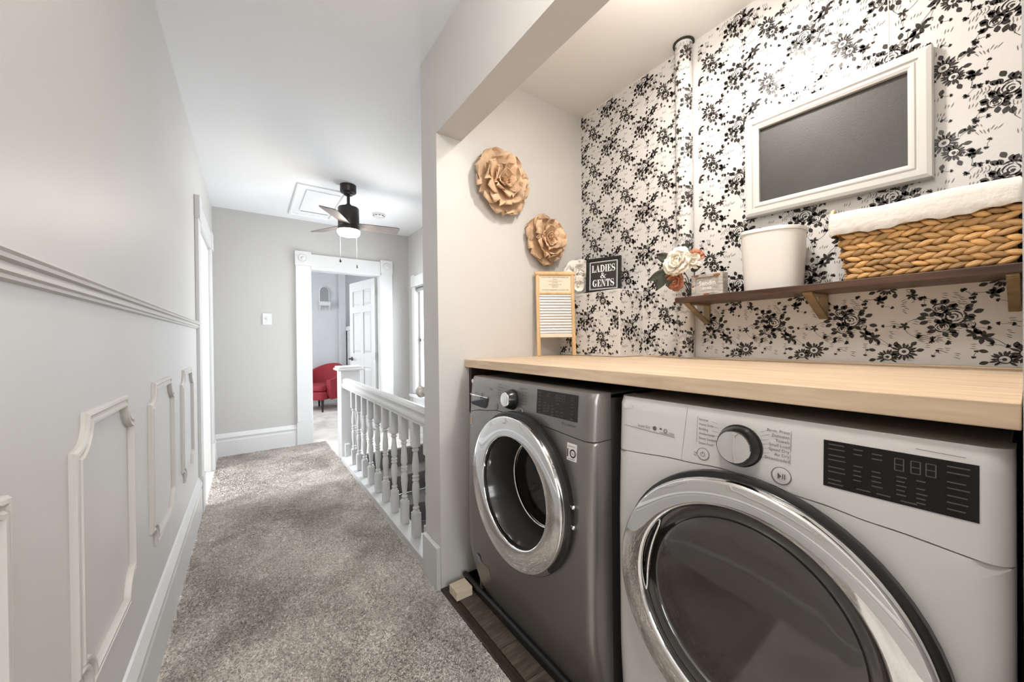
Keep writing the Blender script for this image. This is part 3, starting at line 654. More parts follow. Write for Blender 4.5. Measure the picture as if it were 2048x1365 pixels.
q = MB(); D.text(q, 'LG', .0165, .641, .9575, sx=.9); q.lathe([(.0085, 0), (.0085, .0006)], D.pt(.651, .963, .0014), (-1, 0, 0), 20); q.build('brand_lettering', 'printw', dry)

# ---- drip pan under the washer, lumber block
q = MB(); px0, px1, py0, py1, ph = .812, 1.56, .688, 1.545, .050
q.box(px0+.006, px1-.006, py0+.006, py1-.006, .013, .018)
for a in ((px0, px0+.008, py0, py1), (px1-.008, px1, py0, py1), (px0, px1, py0, py0+.008), (px0, px1, py1-.008, py1)): q.box(*a, .013, ph)
pan = q.build('drip_pan', 'black', bevel=.002); tag(pan, 'black plastic drip tray the washing machine stands in', 'drip tray')
MB().tube([(px0+.002, py0, ph), (px0+.002, py1, ph)], .012, 12).build('rolled_rim', 'black', pan, smooth=True)
lum = MB().box(.720, .797, 1.444, 1.519, .013, .051).build('lumber_block', 'lumber', bevel=.002)
tag(lum, 'short offcut of pale lumber on the floor at the alcove corner', 'wood block')

# ---------------------------------------------------------------- shelf, brackets, chalkboard
shl = thing('wall_shelf', 'dark walnut shelf on three brass brackets under the chalkboard', 'shelf', (XB, .43, 1.2))
MB().box(1.45, XB-.001, YN+.002, .862, 1.293, 1.315).build('shelf_board', 'shelf', shl, bevel=.002)
for i, by in enumerate((.822, .419, .024)):
    hw = .0125 if i < 2 else .010; q = MB()
    q.box(1.472, XB-.001, by-hw, by+hw, 1.286, 1.293).box(XB-.008, XB-.001, by-hw, by+hw, 1.208, 1.293)
    a = Vector((1.478, 0, 1.287)); b = Vector((XB-.006, 0, 1.212)); d = (b-a).normalized(); n = Vector((d.z, 0, -d.x))*.0035
    vs = [p+Vector((0, by+sy*hw, 0)) for sy in (-1, 1) for p in (a-n, b-n, b+n, a+n)]
    q.add(vs, [(0, 1, 2, 3), (7, 6, 5, 4)]+[(k, (k+1) % 4, 4+(k+1) % 4, 4+k) for k in range(4)])
    q.build('bracket', 'brass', shl, bevel=.001)
cb = thing('chalkboard', 'blank black chalkboard in a wide white moulded frame', 'chalkboard', (XB, .41, 1.80))
cy, czz, ca = .410, 1.806, R(1.6)
def cpt(x, a, b): return Vector((x, cy+a*math.cos(ca)+b*math.sin(ca)*0-0, czz+b+a*math.sin(ca)))
hw_, hh_ = .254, .198
path = [cpt(XB-.001, -hw_+.028, -hh_+.028), cpt(XB-.001, hw_-.028, -hh_+.028), cpt(XB-.001, hw_-.028, hh_-.028), cpt(XB-.001, -hw_+.028, hh_-.028)]
cprof = [(-.028, 0), (-.028, .026), (-.020, .030), (-.014, .030), (-.011, .026), (-.008, .026), (-.005, .032), (.010, .032), (.020, .028), (.0225, .020), (.0225, 0)]
fr_ = MB().sweep(path, cprof, (-1, 0, 0)); fr_.build('frame', 'frame', cb)
vs = [cpt(XB-.014, a*(hw_-.048), b*(hh_-.048)) for a, b in ((-1, -1), (1, -1), (1, 1), (-1, 1))]; vs2 = [v+Vector((.01, 0, 0)) for v in vs]
MB().add(vs+vs2, [(0, 1, 2, 3), (7, 6, 5, 4)]+[(k, (k+1) % 4, 4+(k+1) % 4, 4+k) for k in range(4)]).build('slate', 'board', cb)

# ---------------------------------------------------------------- bin, basket, sign block
q = MB(); q.caps = False
n = 48; vs = []
prof = [(1.3155, .90), (1.33, .905), (1.44, .96), (1.518, .985), (1.52, 1.02), (1.530, 1.02), (1.532, 1.0), (1.528, .965), (1.44, .94), (1.33, .885)]
for z, k in prof:
    for i in range(n):
        t = 2*math.pi*i/n; c, s = math.cos(t), math.sin(t); e = .75
        vs.append((1.545+.072*k*math.copysign(abs(c)**e, c), .540+.097*k*math.copysign(abs(s)**e, s), z+(.008*s if z > 1.5 else 0)))
q.add(vs, [(j*n+i, j*n+(i+1) % n, (j+1)*n+(i+1) % n, (j+1)*n+i) for j in range(len(prof)-1) for i in range(n)]+[tuple(range(n)), tuple((len(prof)-1)*n+i for i in range(n))])
tag(q.build('waste_bin', 'bin', smooth=True), 'plain white oval plastic bin on the shelf beside the basket', 'bin')

bk = thing('wicker_basket', 'braided straw basket with a white cloth liner at the right end of the shelf', 'basket', (1.55, .17, 1.315))
BB = dict(x0=1.482, x1=1.60, y0=.018, y1=.322, z0=1.318); BT = dict(x0=1.462, x1=1.618, y0=.014, y1=.347, z1=1.505)
def bk_pt(side, s, t, o=0):
    """side 'f' front (s along y from left), 'l' left end; t height 0..1"""
    x0 = BB['x0']+(BT['x0']-BB['x0'])*t; x1 = BB['x1']+(BT['x1']-BB['x1'])*t; y0 = BB['y0']+(BT['y0']-BB['y0'])*t; y1 = BB['y1']+(BT['y1']-BB['y1'])*t
    z = BB['z0']+(BT['z1']-BB['z0'])*t
    return Vector((x0-o, y1+(y0-y1)*s, z)) if side == 'f' else Vector((x0+(x1-x0)*s, y1+o, z))
q = MB(); b4 = [bk_pt('f', 0, 0, -.006), bk_pt('f', 1, 0, -.006), Vector((1.60, .018, 1.318)), Vector((1.60, .32, 1.318))]; t4 = [bk_pt('f', 0, 1, -.006), bk_pt('f', 1, 1, -.006), Vector((1.618, .014, 1.505)), Vector((1.618, .342, 1.505))]
q.add(b4+t4, [(0, 1, 2, 3)]+[(k, (k+1) % 4, 4+(k+1) % 4, 4+k) for k in range(4)]); q.build('basket_core', 'strawd', bk)
def spindle(L, h, d):
    q = MB(); n, m = 6, 8; vs = [(0, -L/2, 0)]
    for j in range(1, n):
        u = j/n; k = math.sin(math.pi*u)**.75
        for i in range(m):
            a = 2*math.pi*i/m; vs.append((d*k*math.cos(a)/2, -L/2+L*u, h*k*math.sin(a)/2))
    vs.append((0, L/2, 0)); e = len(vs)-1
    fs = [(0, 1+(i+1) % m, 1+i) for i in range(m)]+[(1+(j*m+i), 1+(j*m+(i+1) % m), 1+((j+1)*m+(i+1) % m), 1+((j+1)*m+i)) for j in range(n-2) for i in range(m)]+[(e, 1+(n-2)*m+i, 1+(n-2)*m+(i+1) % m) for i in range(m)]
    me = bpy.data.meshes.new('strand'); me.from_pydata([tuple(v) for v in vs], [], fs); me.materials.append(MT['straw']); me.polygons.foreach_set('use_smooth', [True]*len(me.polygons)); return me
strand_me = [spindle(.046, .0165, .013), spindle(.04, .018, .014)]
rows = 10; random.seed(11)
for side, L_ in (('f', .32), ('l', .13)):
    for rw in range(rows):
        t = (rw+.5)/rows*.92; pitch = .0262; nn = int(L_/pitch)
        for k in range(nn):
            s = (k+.5+(.5 if rw % 2 else 0)*.8)/nn
            if s > 1.0: continue
            p = bk_pt(side, s, t, .001)
            o = bpy.data.objects.new('strand', strand_me[random.randrange(2)]); COL.objects.link(o); o.parent = bk
            o.location = p-ORG[bk.name]; tl = R((19 if rw % 2 else -19)+random.uniform(-6, 6))
            m3 = Matrix.Rotation(tl, 3, 'X') if side == 'f' else Matrix.Rotation(R(-90), 3, 'Z') @ Matrix.Rotation(tl, 3, 'X')
            sc = random.uniform(.9, 1.12); o.rotation_euler = m3.to_euler(); o.scale = (1, sc, random.uniform(.9, 1.1))
def liner():
    q = MB(); N = 140; rings = 9; vs = []; random.seed(2)
    x0, x1, y0, y1 = 1.455, 1.624, .010, .353
    per = [(x0, y1), (x0, y0), (x1, y0), (x1, y1)]
    pts = []
    segs = [((x0, y1), (x0, y0), 50), ((x0, y0), (x1, y0), 20), ((x1, y0), (x1, y1), 50), ((x1, y1), (x0, y1), 20)]
    for a, b, c in segs:
        for i in range(c): pts.append((a[0]+(b[0]-a[0])*i/c, a[1]+(b[1]-a[1])*i/c))
    cx, cyy = (x0+x1)/2, (y0+y1)/2
    prof = [(.000, 1.452), (.003, 1.455), (.003, 1.475), (.0045, 1.495), (.002, 1.51), (-.003, 1.519), (-.009, 1.520), (-.014, 1.512), (-.016, 1.47)]
    for j, (o, z) in enumerate(prof):
        for i, (x, y) in enumerate(pts):
            wv = .0022*math.sin(i*.55+j*.5)+.0016*math.sin(i*1.37+1.7*j); dz = (.0035*math.sin(i*.31)+.002*math.sin(i*.93)) if j < 2 else .0025*math.sin(i*.2+1)
            sx = (-1 if x < cx else 1) if abs(x-cx) > (x1-x0)/2-.002 else 0; sy = (-1 if y < cyy else 1) if abs(y-cyy) > (y1-y0)/2-.002 else 0
            oo = o+wv*(.6 if j < 7 else 0)
            if sy < 0: oo = min(oo, .002)
            vs.append((x+sx*oo, y+sy*oo, z+dz))
    n = len(pts)
    return q.add(vs, [(j*n+i, j*n+(i+1) % n, (j+1)*n+(i+1) % n, (j+1)*n+i) for j in range(len(prof)-1) for i in range(n)])
ln_ = liner().build('cloth_liner', 'cloth', bk, smooth=True, angle=80)
MB().tube([(1.475+.07*k/12, .360, 1.480+.062*math.sin(math.pi*k/12)**.6) for k in range(13)], .0055, 8).build('handle', 'cane', bk, smooth=True)

sg = thing('wooden_sign_block', 'small weathered grey wooden block sign with white lettering on the shelf', 'sign', (1.5, .745, 1.315))
MB().box(1.484, 1.522, .683, .806, 1.315, 1.402).build('block', 'weather', sg, bevel=.002)
MB().box(1.478, 1.486, .683, .806, 1.315, 1.329).box(1.478, 1.486, .683, .806, 1.389, 1.402).box(1.478, 1.486, .683, .699, 1.329, 1.389).box(1.478, 1.486, .790, .806, 1.329, 1.389).build('face_frame', 'weather', sg, bevel=.0015)
q = MB(); put_text(q, 'Sendin', .026, (1.4832, .7445, 1.357), RY, UZ, 'c', .95, 0, .012); put_text(q, 'love', .019, (1.4832, .7445, 1.340), RY, UZ, 'c', 1.1, 0, .012); q.build('sign_lettering', 'printw', sg)
for i, (y, z, s) in enumerate(((.785, 1.396, .009), (.705, 1.392, .011), (.800, 1.355, .006), (.745, 1.320, .010))):
    MB().lathe([(s, 0), (s*.6, .0006), (0, .0008)], (1.4778, y, z), (-1, 0, 0), 9, sx=1.3, sy=.5).build('knot', 'rust', sg)
# ---------------------------------------------------------------- flowers
def petal_mesh(L, Wd, cup, curl, ruf, seed, nu=8, nv=7, tipw=.75, freq=5.):
    rnd = random.Random(seed); ph = rnd.uniform(0, 6.28); vs = []
    for i in range(nu+1):
        u = i/nu; w_ = Wd*(.16+.84*math.sin(math.pi/2*min(1, u/tipw))) if u < tipw else Wd*math.sqrt(max(0, 1-((u-tipw)/(1-tipw+.02))**2.4))
        for j in range(nv+1):
            v = -1+2*j/nv
            z = curl*u*u*L+cup*v*v*w_*(.4+.6*u)+ruf*u**3*math.sin(freq*v+ph)+ruf*.4*u**5*math.sin(freq*1.9*v+2*ph)
            vs.append((u*L, v*w_+.08*ruf*math.sin(7*u+ph), z))
    fs = [(i*(nv+1)+j, i*(nv+1)+j+1, (i+1)*(nv+1)+j+1, (i+1)*(nv+1)+j) for i in range(nu) for j in range(nv)]
    return vs, fs
def place_petal(parent, name, m, c, n, phi, tilt, r0, args, lift=0, th=.0022):
    vs, fs = petal_mesh(*args)
    n = Vector(n).normalized(); a = n.cross(UZ).normalized() if abs(n.z) < .9 else Vector((1, 0, 0)); b = n.cross(a)
    d = a*math.cos(phi)+b*math.sin(phi); sd = n.cross(d)
    dr_ = d*math.cos(tilt)+n*math.sin(tilt); nn = n*math.cos(tilt)-d*math.sin(tilt); base = Vector(c)+d*r0+n*lift
    o = MB().add([base+dr_*x+sd*y+nn*z for x, y, z in vs], fs).build(name, m, parent, smooth=True, angle=180)
    if th: md = o.modifiers.new('sheet', 'SOLIDIFY'); md.thickness = th; md.offset = 0
    return o
def wall_flower(label, c, rad, seed):
    rnd = random.Random(seed); n = Vector((.0, -1, .04)).normalized()
    t = thing('wall_flower', label, 'wall flower', (c[0], c[1]+.02, c[2]), 'tan petal flowers on the alcove wall')
    MB().lathe([(rad*.25, 0), (rad*.2, .02), (rad*.06, .03)], Vector(c), n, 16).build('backing', 'stamen', t, smooth=True)
    k = 0
    for (cnt, L, Wd, tilt, cup, curl, ruf, lift) in ((7, .95, .40, 9, .10, .03, .016, .008), (6, .80, .33, 27, .22, -.02, .016, .020), (5, .58, .24, 46, .45, -.10, .010, .028), (4, .40, .16, 64, .7, -.2, .004, .034)):
        off = rnd.uniform(0, 6.28)
        for i in range(cnt):
            k += 1
            place_petal(t, 'petal', 'foam', c, n, off+2*math.pi*i/cnt+rnd.uniform(-.12, .12), R(tilt+rnd.uniform(-6, 6)), rad*.06, (L*rad*rnd.uniform(.9, 1.1), Wd*rad*1.25, cup, curl, ruf*rad/.15, seed*100+k, 8, 8, .72, rnd.uniform(4, 7)), lift*rad/.15)
    q = MB()
    for i in range(26):
        a = rnd.uniform(0, 6.28); r = rad*.11*math.sqrt(rnd.random()); p = Vector(c)+n*.03+Vector((r*math.cos(a), 0, r*math.sin(a)))
        e_ = p+n*rad*rnd.uniform(.22, .38)+Vector((r*.6*math.cos(a), 0, r*.6*math.sin(a)))
        q.tube([p, e_], .0022*rad/.15, 5); q.lathe([(0, -.003), (.0036, 0), (0, .003)], e_, n, 6)
    q.build('stamens', 'stamen', t, smooth=True)
    return t
wall_flower('larger tan ruffled petal flower high on the alcove end wall', (1.040, YS-.006, 1.935), .158, 3)
wall_flower('smaller tan ruffled petal flower above the washboard', (1.335, YS-.006, 1.690), .132, 8)
def rose(parent, name, m, c, n, rad, seed, rings=((6, 1.0, .55, 12, .35), (6, .85, .5, 32, .5), (5, .66, .45, 52, .7), (4, .46, .34, 68, .9), (3, .28, .22, 82, 1.0))):
    rnd = random.Random(seed); t = MB().lathe([(rad*.16, 0), (rad*.12, rad*.35), (.0005, rad*.45)], c, n, 10).build(name, m, parent, smooth=True); k = 0
    for cnt, L, Wd, tilt, cup in rings:
        off = rnd.uniform(0, 6.28)
        for i in range(cnt):
            k += 1
            place_petal(t, 'petal', m, c, n, off+2*math.pi*i/cnt+rnd.uniform(-.15, .15), R(tilt+rnd.uniform(-6, 6)), rad*.05, (L*rad*rnd.uniform(.92, 1.08), Wd*rad*1.05, cup*.8, -.15, .07*rad, seed*77+k, 6, 6, .7, rnd.uniform(3, 5)), .0, .0012)
    return t
def leaf(parent, m, base, d, L, wd, seed, nrm=(-1, 0, 0)):
    d = Vector(d).normalized(); nrm = Vector(nrm); sd = d.cross(nrm).normalized(); nn = sd.cross(d); vs = []
    for i in range(8):
        u = i/7; w_ = wd*math.sin(math.pi*min(.97, max(.03, u))**.8)**.9
        for j in range(5):
            v = -1+j/2; vs.append(Vector(base)+d*(u*L)+sd*(v*w_)+nn*(.25*wd*v*v-.25*L*u*u*.6))
    o = MB().add(vs, [(i*5+j, i*5+j+1, (i+1)*5+j+1, (i+1)*5+j) for i in range(7) for j in range(4)]).build('leaf', m, parent, smooth=True, angle=180)
    md = o.modifiers.new('sheet', 'SOLIDIFY'); md.thickness = .001; return o
bq = thing('flower_bouquet', 'artificial bouquet of a cream rose, coral blooms and dark leaves on the shelf end', 'flowers', (1.49, .845, 1.315))
rc = Vector((1.452, .846, 1.462))
rose(bq, 'cream_rose', 'cream', rc, (-.9, .0, .15), .058, 4)
for i, (p, n, r) in enumerate((((1.470, .868, 1.392), (-1, .1, -.4), .042), ((1.478, .905, 1.440), (-.8, .5, 0), .036), ((1.486, .792, 1.480), (-.8, -.5, .3), .030), ((1.482, .862, 1.508), (-.7, .1, .8), .03))):
    rose(bq, 'coral_bloom', 'orange', p, n, r, 20+i, ((6, 1.0, .5, 14, .3), (5, .75, .42, 38, .5), (4, .45, .3, 62, .7)))
rose(bq, 'cream_bud', 'cream', (1.466, .796, 1.458), (-.7, -.7, -.1), .034, 41, ((4, 1, .5, 30, .5), (3, .7, .4, 60, .8)))
for i, (b, d, L, wd) in enumerate((((1.468, .895, 1.435), (-.2, 1, -.30), .105, .021), ((1.462, .895, 1.425), (-.2, .55, -.7), .090, .022), ((1.462, .885, 1.422), (-.25, .15, -1), .06, .017), ((1.462, .88, 1.475), (-.2, .6, .35), .075, .022), ((1.482, .855, 1.50), (-.2, .12, 1), .042, .013), ((1.482, .835, 1.495), (-.2, -.2, 1), .05, .014), ((1.478, .805, 1.425), (-.2, -.8, .1), .045, .014), ((1.478, .89, 1.46), (-.2, .9, .1), .05, .015))):
    leaf(bq, 'leaf', b, d, L, wd, i)
q = MB()
for p in ((1.462, .846, 1.455), (1.475, .868, 1.395), (1.48, .90, 1.44), (1.48, .79, 1.485)): q.tube([p, (1.51, (p[1]+.83)/2, 1.40), (1.535, .83, 1.3165)], .002, 6)
q.build('stems', 'leaf', bq, smooth=True)
wr = thing('white_rose', 'large white paper rose on the ledge behind the washboard', 'flower', (1.55, 1.49, BZ))
rose(wr, 'bloom', 'wpetal', (1.535, 1.492, 1.515), (-.45, -.85, .2), .092, 9, ((6, 1.0, .52, 8, .35), (6, .85, .5, 30, .5), (5, .6, .42, 52, .7), (3, .35, .3, 72, .9)))
rose(wr, 'bloom', 'wpetal', (1.50, 1.47, 1.445), (-.5, -.85, -.1), .055, 19, ((5, 1.0, .52, 18, .35), (4, .7, .5, 45, .6)))
MB().tube([(1.545, 1.50, 1.51), (1.552, 1.49, BZ+.001)], .004, 6).build('stem', 'leaf', wr)

# ---------------------------------------------------------------- washboard and framed sign
P0 = Vector((1.246, 1.522, 1.0572)); P1 = Vector((1.432, 1.420, 1.0572)); wdv = (P1-P0).normalized(); back = Vector((-wdv.y, wdv.x, 0))
if back.y < 0: back = -back
upw = (UZ*.452+back*.026).normalized(); outw = wdv.cross(upw); outw = outw if outw.y < 0 else -outw; WL = (P1-P0).length
wbd = thing('washboard', 'small wooden washboard with ribbed zinc panel leaning in the counter corner', 'washboard', (P0+P1)/2)
def wp(a, h, o=0): return P0+wdv*a+upw*h+outw*o
def wbox(mb, a0, a1, h0, h1, o0, o1):
    mb.add([wp(a, h, o) for h in (h0, h1) for o in (o0, o1) for a in (a0, a1)], [(0, 2, 3, 1), (4, 5, 7, 6), (0, 1, 5, 4), (2, 6, 7, 3), (0, 4, 6, 2), (1, 3, 7, 5)])
for a in (.010, WL-.010):
    q = MB(); wbox(q, a-.010, a+.010, .001, .436, -.009, .009); q.build('post', 'pale', wbd, bevel=.004)
MB().tube([wp(-.004, .445), wp(WL+.004, .445)], .0125, 14).build('top_rail', 'pale', wbd, smooth=True)
for h in (.338,):
    MB().tube([wp(.018, h, .002), wp(WL-.018, h, .002)], .008, 10).build('middle_rail', 'pale', wbd, smooth=True)
q = MB(); wbox(q, .018, WL-.018, .338, .436, -.006, .003); lb = q.build('label_board', 'paperlab', wbd)
q = MB(); R_ = wdv
for h, s, t in ((.422, .0088, 'FOR SILKS HOSIERY LINGERIE AND HANDKERCHIEFS'), (.411, .006, 'DIRECTIONS'), (.402, .006, 'SOAK CLOTHES AND RUB WITH SOAP'), (.394, .006, 'USE AS NEEDED'), (.384, .006, 'RINSE THOROUGHLY AND HANG'), (.376, .006, 'KEEP BOARD DRY'), (.368, .006, 'MADE IN U.S.A.'), (.353, .0095, 'COLUMBUS WASHBOARD CO., LOGAN, OHIO')):
    put_text(q, t, s, wp(WL/2, h, .0038), wdv, upw, 'c', .74)
q.build('label_lettering', 'print', lb)
vs = []; nr = 14
for k in range(nr*6+1):
    h = .118+.214*k/(nr*6); o = .004*abs(math.sin(math.pi*k/6))**.8+.001
    for a in (.018, WL-.018): vs.append(wp(a, h, o))
MB().add(vs, [(2*k, 2*k+1, 2*k+3, 2*k+2) for k in range(nr*6)]).build('ribbed_panel', 'zinc', wbd, smooth=True, angle=50)
q = MB(); wbox(q, .018, WL-.018, .100, .120, -.006, .004); q.build('lower_rail', 'paperlab', wbd, bevel=.002)
q = MB(); wbox(q, .018, WL-.018, .105, .34, -.006, -.003); q.build('back_sheet', 'zinc', wbd)

S0 = Vector((1.492, 1.398, BZ+.001)); S1 = Vector((1.562, 1.222, BZ+.001)); sr = (S1-S0).normalized(); sn = Vector((sr.y, -sr.x, 0)); sn = sn if sn.x < 0 else -sn
SW = (S1-S0).length; su = (UZ-sn*.06).normalized(); SH = .188
sgn = thing('framed_sign', 'square black sign reading LADIES and GENTS standing on the papered ledge', 'sign', (S0+S1)/2)
def sp(a, h, o=0): return S0+sr*a+su*h+sn*o
def sbx(mb, a0, a1, h0, h1, o0, o1): mb.add([sp(a, h, o) for h in (h0, h1) for o in (o0, o1) for a in (a0, a1)], [(0, 2, 3, 1), (4, 5, 7, 6), (0, 1, 5, 4), (2, 6, 7, 3), (0, 4, 6, 2), (1, 3, 7, 5)])
q = MB(); b_ = .014
for a in ((0, SW, 0, b_), (0, SW, SH-b_, SH), (0, b_, b_, SH-b_), (SW-b_, SW, b_, SH-b_)): sbx(q, *a, -.012, .006)
q.build('frame', 'black', sgn, bevel=.002)
q = MB(); sbx(q, b_, SW-b_, b_, SH-b_, -.008, .0); pn = q.build('panel', 'blackm', sgn)
q = MB()
for i_, wd in ((.019, .0022), (.0235, .0009)):
    for a in ((i_, SW-i_, i_, i_+wd), (i_, SW-i_, SH-i_-wd, SH-i_), (i_, i_+wd, i_, SH-i_), (SW-i_-wd, SW-i_, i_, SH-i_)): sbx(q, *a, 0, .0008)
q.build('border_line', 'printw', pn)
def stroke(pts, ws):
    out = []
    for i in range(len(pts)-1):
        (x0, y0), (x1, y1) = pts[i], pts[i+1]
        def nr(k):
            a = pts[max(0, k-1)]; b = pts[min(len(pts)-1, k+1)]; dx, dy = b[0]-a[0], b[1]-a[1]; l = math.hypot(dx, dy) or 1; return -dy/l, dx/l
        n0, n1 = nr(i), nr(i+1); w0, w1 = ws[i]/2, ws[i+1]/2
        out.append([(x0-n0[0]*w0, y0-n0[1]*w0), (x1-n1[0]*w1, y1-n1[1]*w1), (x1+n1[0]*w1, y1+n1[1]*w1), (x0+n0[0]*w0, y0+n0[1]*w0)])
    return out
def rc_(a, b, c, d): return [(a, b), (c, b), (c, d), (a, d)]
def arc(cx, cy, rx, ry, a0, a1, n=14): return [(cx+rx*math.cos(R(a0+(a1-a0)*i/n)), cy+ry*math.sin(R(a0+(a1-a0)*i/n))) for i in range(n+1)]
def glyph(ch):
    T = .05
    if ch == 'L': return [rc_(.10, 0, .30, 1), rc_(.02, .95, .40, 1), rc_(.02, 0, .62, T), [(.62, 0), (.62, .34), (.57, .34), (.44, T), (.44, 0)]], .66
    if ch == 'I': return [rc_(.10, 0, .30, 1), rc_(.02, .95, .38, 1), rc_(.02, 0, .38, T)], .40
    if ch == 'E': return [rc_(.10, 0, .30, 1), rc_(.02, .95, .60, 1), rc_(.02, 0, .62, T), [(.60, 1), (.60, .70), (.55, .70), (.46, .95)], [(.62, 0), (.62, .32), (.57, .32), (.46, T)], rc_(.3, .48, .46, .53), rc_(.43, .38, .47, .63)], .66
    if ch == 'T': return [rc_(.24, 0, .44, 1), rc_(.15, 0, .53, T), rc_(.02, .95, .66, 1), [(.02, 1), (.02, .68), (.07, .68), (.18, .95)], [(.66, 1), (.66, .68), (.61, .68), (.50, .95)]], .68
    if ch == 'N': return [rc_(.09, 0, .14, 1), rc_(.02, 0, .22, T), rc_(.02, .95, .2, 1), [(.09, 1), (.28, 1), (.62, 0), (.48, 0)], rc_(.57, 0, .62, 1), rc_(.50, .95, .70, 1)], .74
    if ch == 'A': return [[(.10, 0), (.145, 0), (.36, .88), (.34, 1)], [(.30, 1), (.42, 1), (.68, 0), (.46, 0)], rc_(.2, .30, .5, .35), rc_(.0, 0, .24, T), rc_(.38, 0, .76, T)], .76
    if ch == 'D':
        p = arc(.30, .5, .36, .475, 90, -90); w_ = [.05+.17*math.cos(R(90-180*i/14)) for i in range(15)]
        return [rc_(.10, 0, .30, 1), rc_(.02, .95, .32, 1), rc_(.02, 0, .32, T)]+stroke(p, w_), .80
    if ch == 'G':
        p = arc(.40, .5, .28, .475, 55, 310, 20); w_ = [.05+.17*max(0, math.cos(R(180-(55+255*i/20))))for i in range(21)]
        return stroke(p, w_)+[rc_(.46, 0.04, .64, .42), rc_(.40, .40, .72, .45), rc_(.575, .68, .625, 1), [(.62, .68), (.62, .9), (.52, .9)]], .76
    if ch == 'S':
        p = arc(.32, .73, .21, .245, 40, 225, 10)+arc(.31, .25, .24, .225, 60, -150, 12)[0:]; n = len(p)
        w_ = [.05+.17*math.exp(-((i-n*.47)/(n*.2))**2) for i in range(n)]
        return stroke(p, w_)+[rc_(.49, .66, .54, .99), rc_(.06, .02, .11, .36)], .64
    if ch == '&':
        p = [(.92, .60), (.80, .60), (.70, .38), (.56, .12), (.36, .03), (.16, .10), (.10, .27), (.20, .44), (.40, .56), (.54, .70), (.52, .88), (.40, .97), (.28, .90), (.26, .76), (.36, .56), (.56, .28), (.74, .06), (.92, .04)]
        w_ = [.05, .06, .07, .07, .10, .16, .19, .16, .08, .07, .09, .07, .12, .15, .17, .18, .15, .06]
        return stroke(p, w_)+[rc_(.72, .57, .98, .62)], 1.0
def sign_line(mb, txt, h0, ht, width):
    adv = sum(glyph(c)[1] for c in txt); k = width/adv; x = (SW-width)/2
    for c in txt:
        ps, a = glyph(c)
        for p in ps: mb.add([sp(x+px*k, h0+py*ht, .0009) for px, py in p], [tuple(range(len(p)))])
        x += a*k
q = MB(); sign_line(q, 'LADIES', .112, .038, .128); sign_line(q, '&', .078, .030, .034); sign_line(q, 'GENTS', .034, .038, .118); q.build('lettering', 'printw', pn)

# ---------------------------------------------------------------- ceiling fan, hatch, smoke alarm, switch
FX, FY = .72, 3.455
fan = thing('ceiling_fan', 'dark bronze three-blade ceiling fan with a lit round lamp', 'ceiling fan', (FX, FY, CZ))
MB().lathe([(.066, 0), (.066, -.058), (.062, -.064), (.040, -.070), (.038, -.082), (.022, -.092)], (FX, FY, CZ-.001), n=32).build('canopy', 'bronze', fan, smooth=True)
MB().lathe([(.013, -.08), (.013, -.19)], (FX, FY, CZ), n=14).build('downrod', 'bronze', fan, smooth=True)
MB().lathe([(.020, -.165), (.032, -.185), (.040, -.192), (.080, -.196), (.086, -.205), (.086, -.355), (.084, -.360), (.088, -.364), (.088, -.395)], (FX, FY, CZ), n=40).build('motor_housing', 'bronze', fan, smooth=True)
MB().lathe([(.091, -.395), (.092, -.40), (.092, -.418), (.080, -.436), (.05, -.445), (.0005, -.448)], (FX, FY, CZ), n=40).build('lamp_diffuser', 'fancup', fan, smooth=True)
for a in (-2, 118, 238):
    ca_, sa_ = math.cos(R(a)), math.sin(R(a)); vs = []; ol = [(.07, -.045), (.12, -.050), (.30, -.066), (.40, -.072), (.425, -.064), (.432, -.045), (.432, .045), (.425, .062), (.40, .066), (.30, .062), (.12, .045), (.07, .040)]
    for dz in (-.003, .003):
        for x, y in ol:
            z = CZ-.345+dz-y*.24; vs.append((FX+x*ca_-y*sa_, FY+x*sa_+y*ca_, z))
    n = len(ol); MB().add(vs, [tuple(range(n))[::-1], tuple(range(n, 2*n))]+[(i, (i+1) % n, n+(i+1) % n, n+i) for i in range(n)]).build('blade', 'blade', fan, bevel=.001)
for dx, dy, ln2 in ((-.072, -.01, .655), (.065, .0, .69)):
    x, y = FX+dx, FY+dy*1.
    ch = MB().tube([(x, y, CZ-.39), (x+.0, y, CZ-.40), (x, y, CZ-ln2)], .0012, 6).build('pull_chain', 'steel', fan)
    MB().lathe([(.0005, .02), (.004, .012), (.009, -.004), (.009, -.010), (.0005, -.016)] if dx < 0 else [(.0005, .016), (.004, .012), (.0055, -.010), (.0005, -.018)], (x, y, CZ-ln2-.012), n=12).build('chain_pendant', 'bronze', ch, smooth=True)
hat = thing('attic_hatch', 'white ceiling access hatch with narrow moulding beside the fan', 'hatch', (.56, 4.08, CZ))
hx0, hx1, hy0, hy1 = .365, .745, 3.645, 4.52
MB().sweep([(hx0, hy0, CZ-.001), (hx0, hy1, CZ-.001), (hx1, hy1, CZ-.001), (hx1, hy0, CZ-.001)], [(-.015, 0), (-.015, .010), (-.004, .014), (.010, .012), (.015, .005), (.015, 0)], (0, 0, -1)).build('moulding', 'ceil', hat)
MB().box(hx0+.07, hx1-.03, hy0+.10, hy1-.16, CZ-.008, CZ-.0005).build('hatch_panel', 'ceil', hat, bevel=.002)
MB().box(hx0+.08, hx1-.04, hy1-.152, hy1-.146, CZ-.010, CZ-.0005).build('panel_hinge', 'steel', hat)
sm = MB().lathe([(.062, 0), (.062, -.016), (.055, -.020), (.054, -.028), (.044, -.036), (.020, -.038), (0.0005, -.038)], (1.148, 4.055, CZ-.0005), n=32).build('smoke_alarm', 'white', smooth=True, angle=30)
tag(sm, 'round white smoke alarm on the hall ceiling right of the fan', 'smoke alarm')
q = MB()
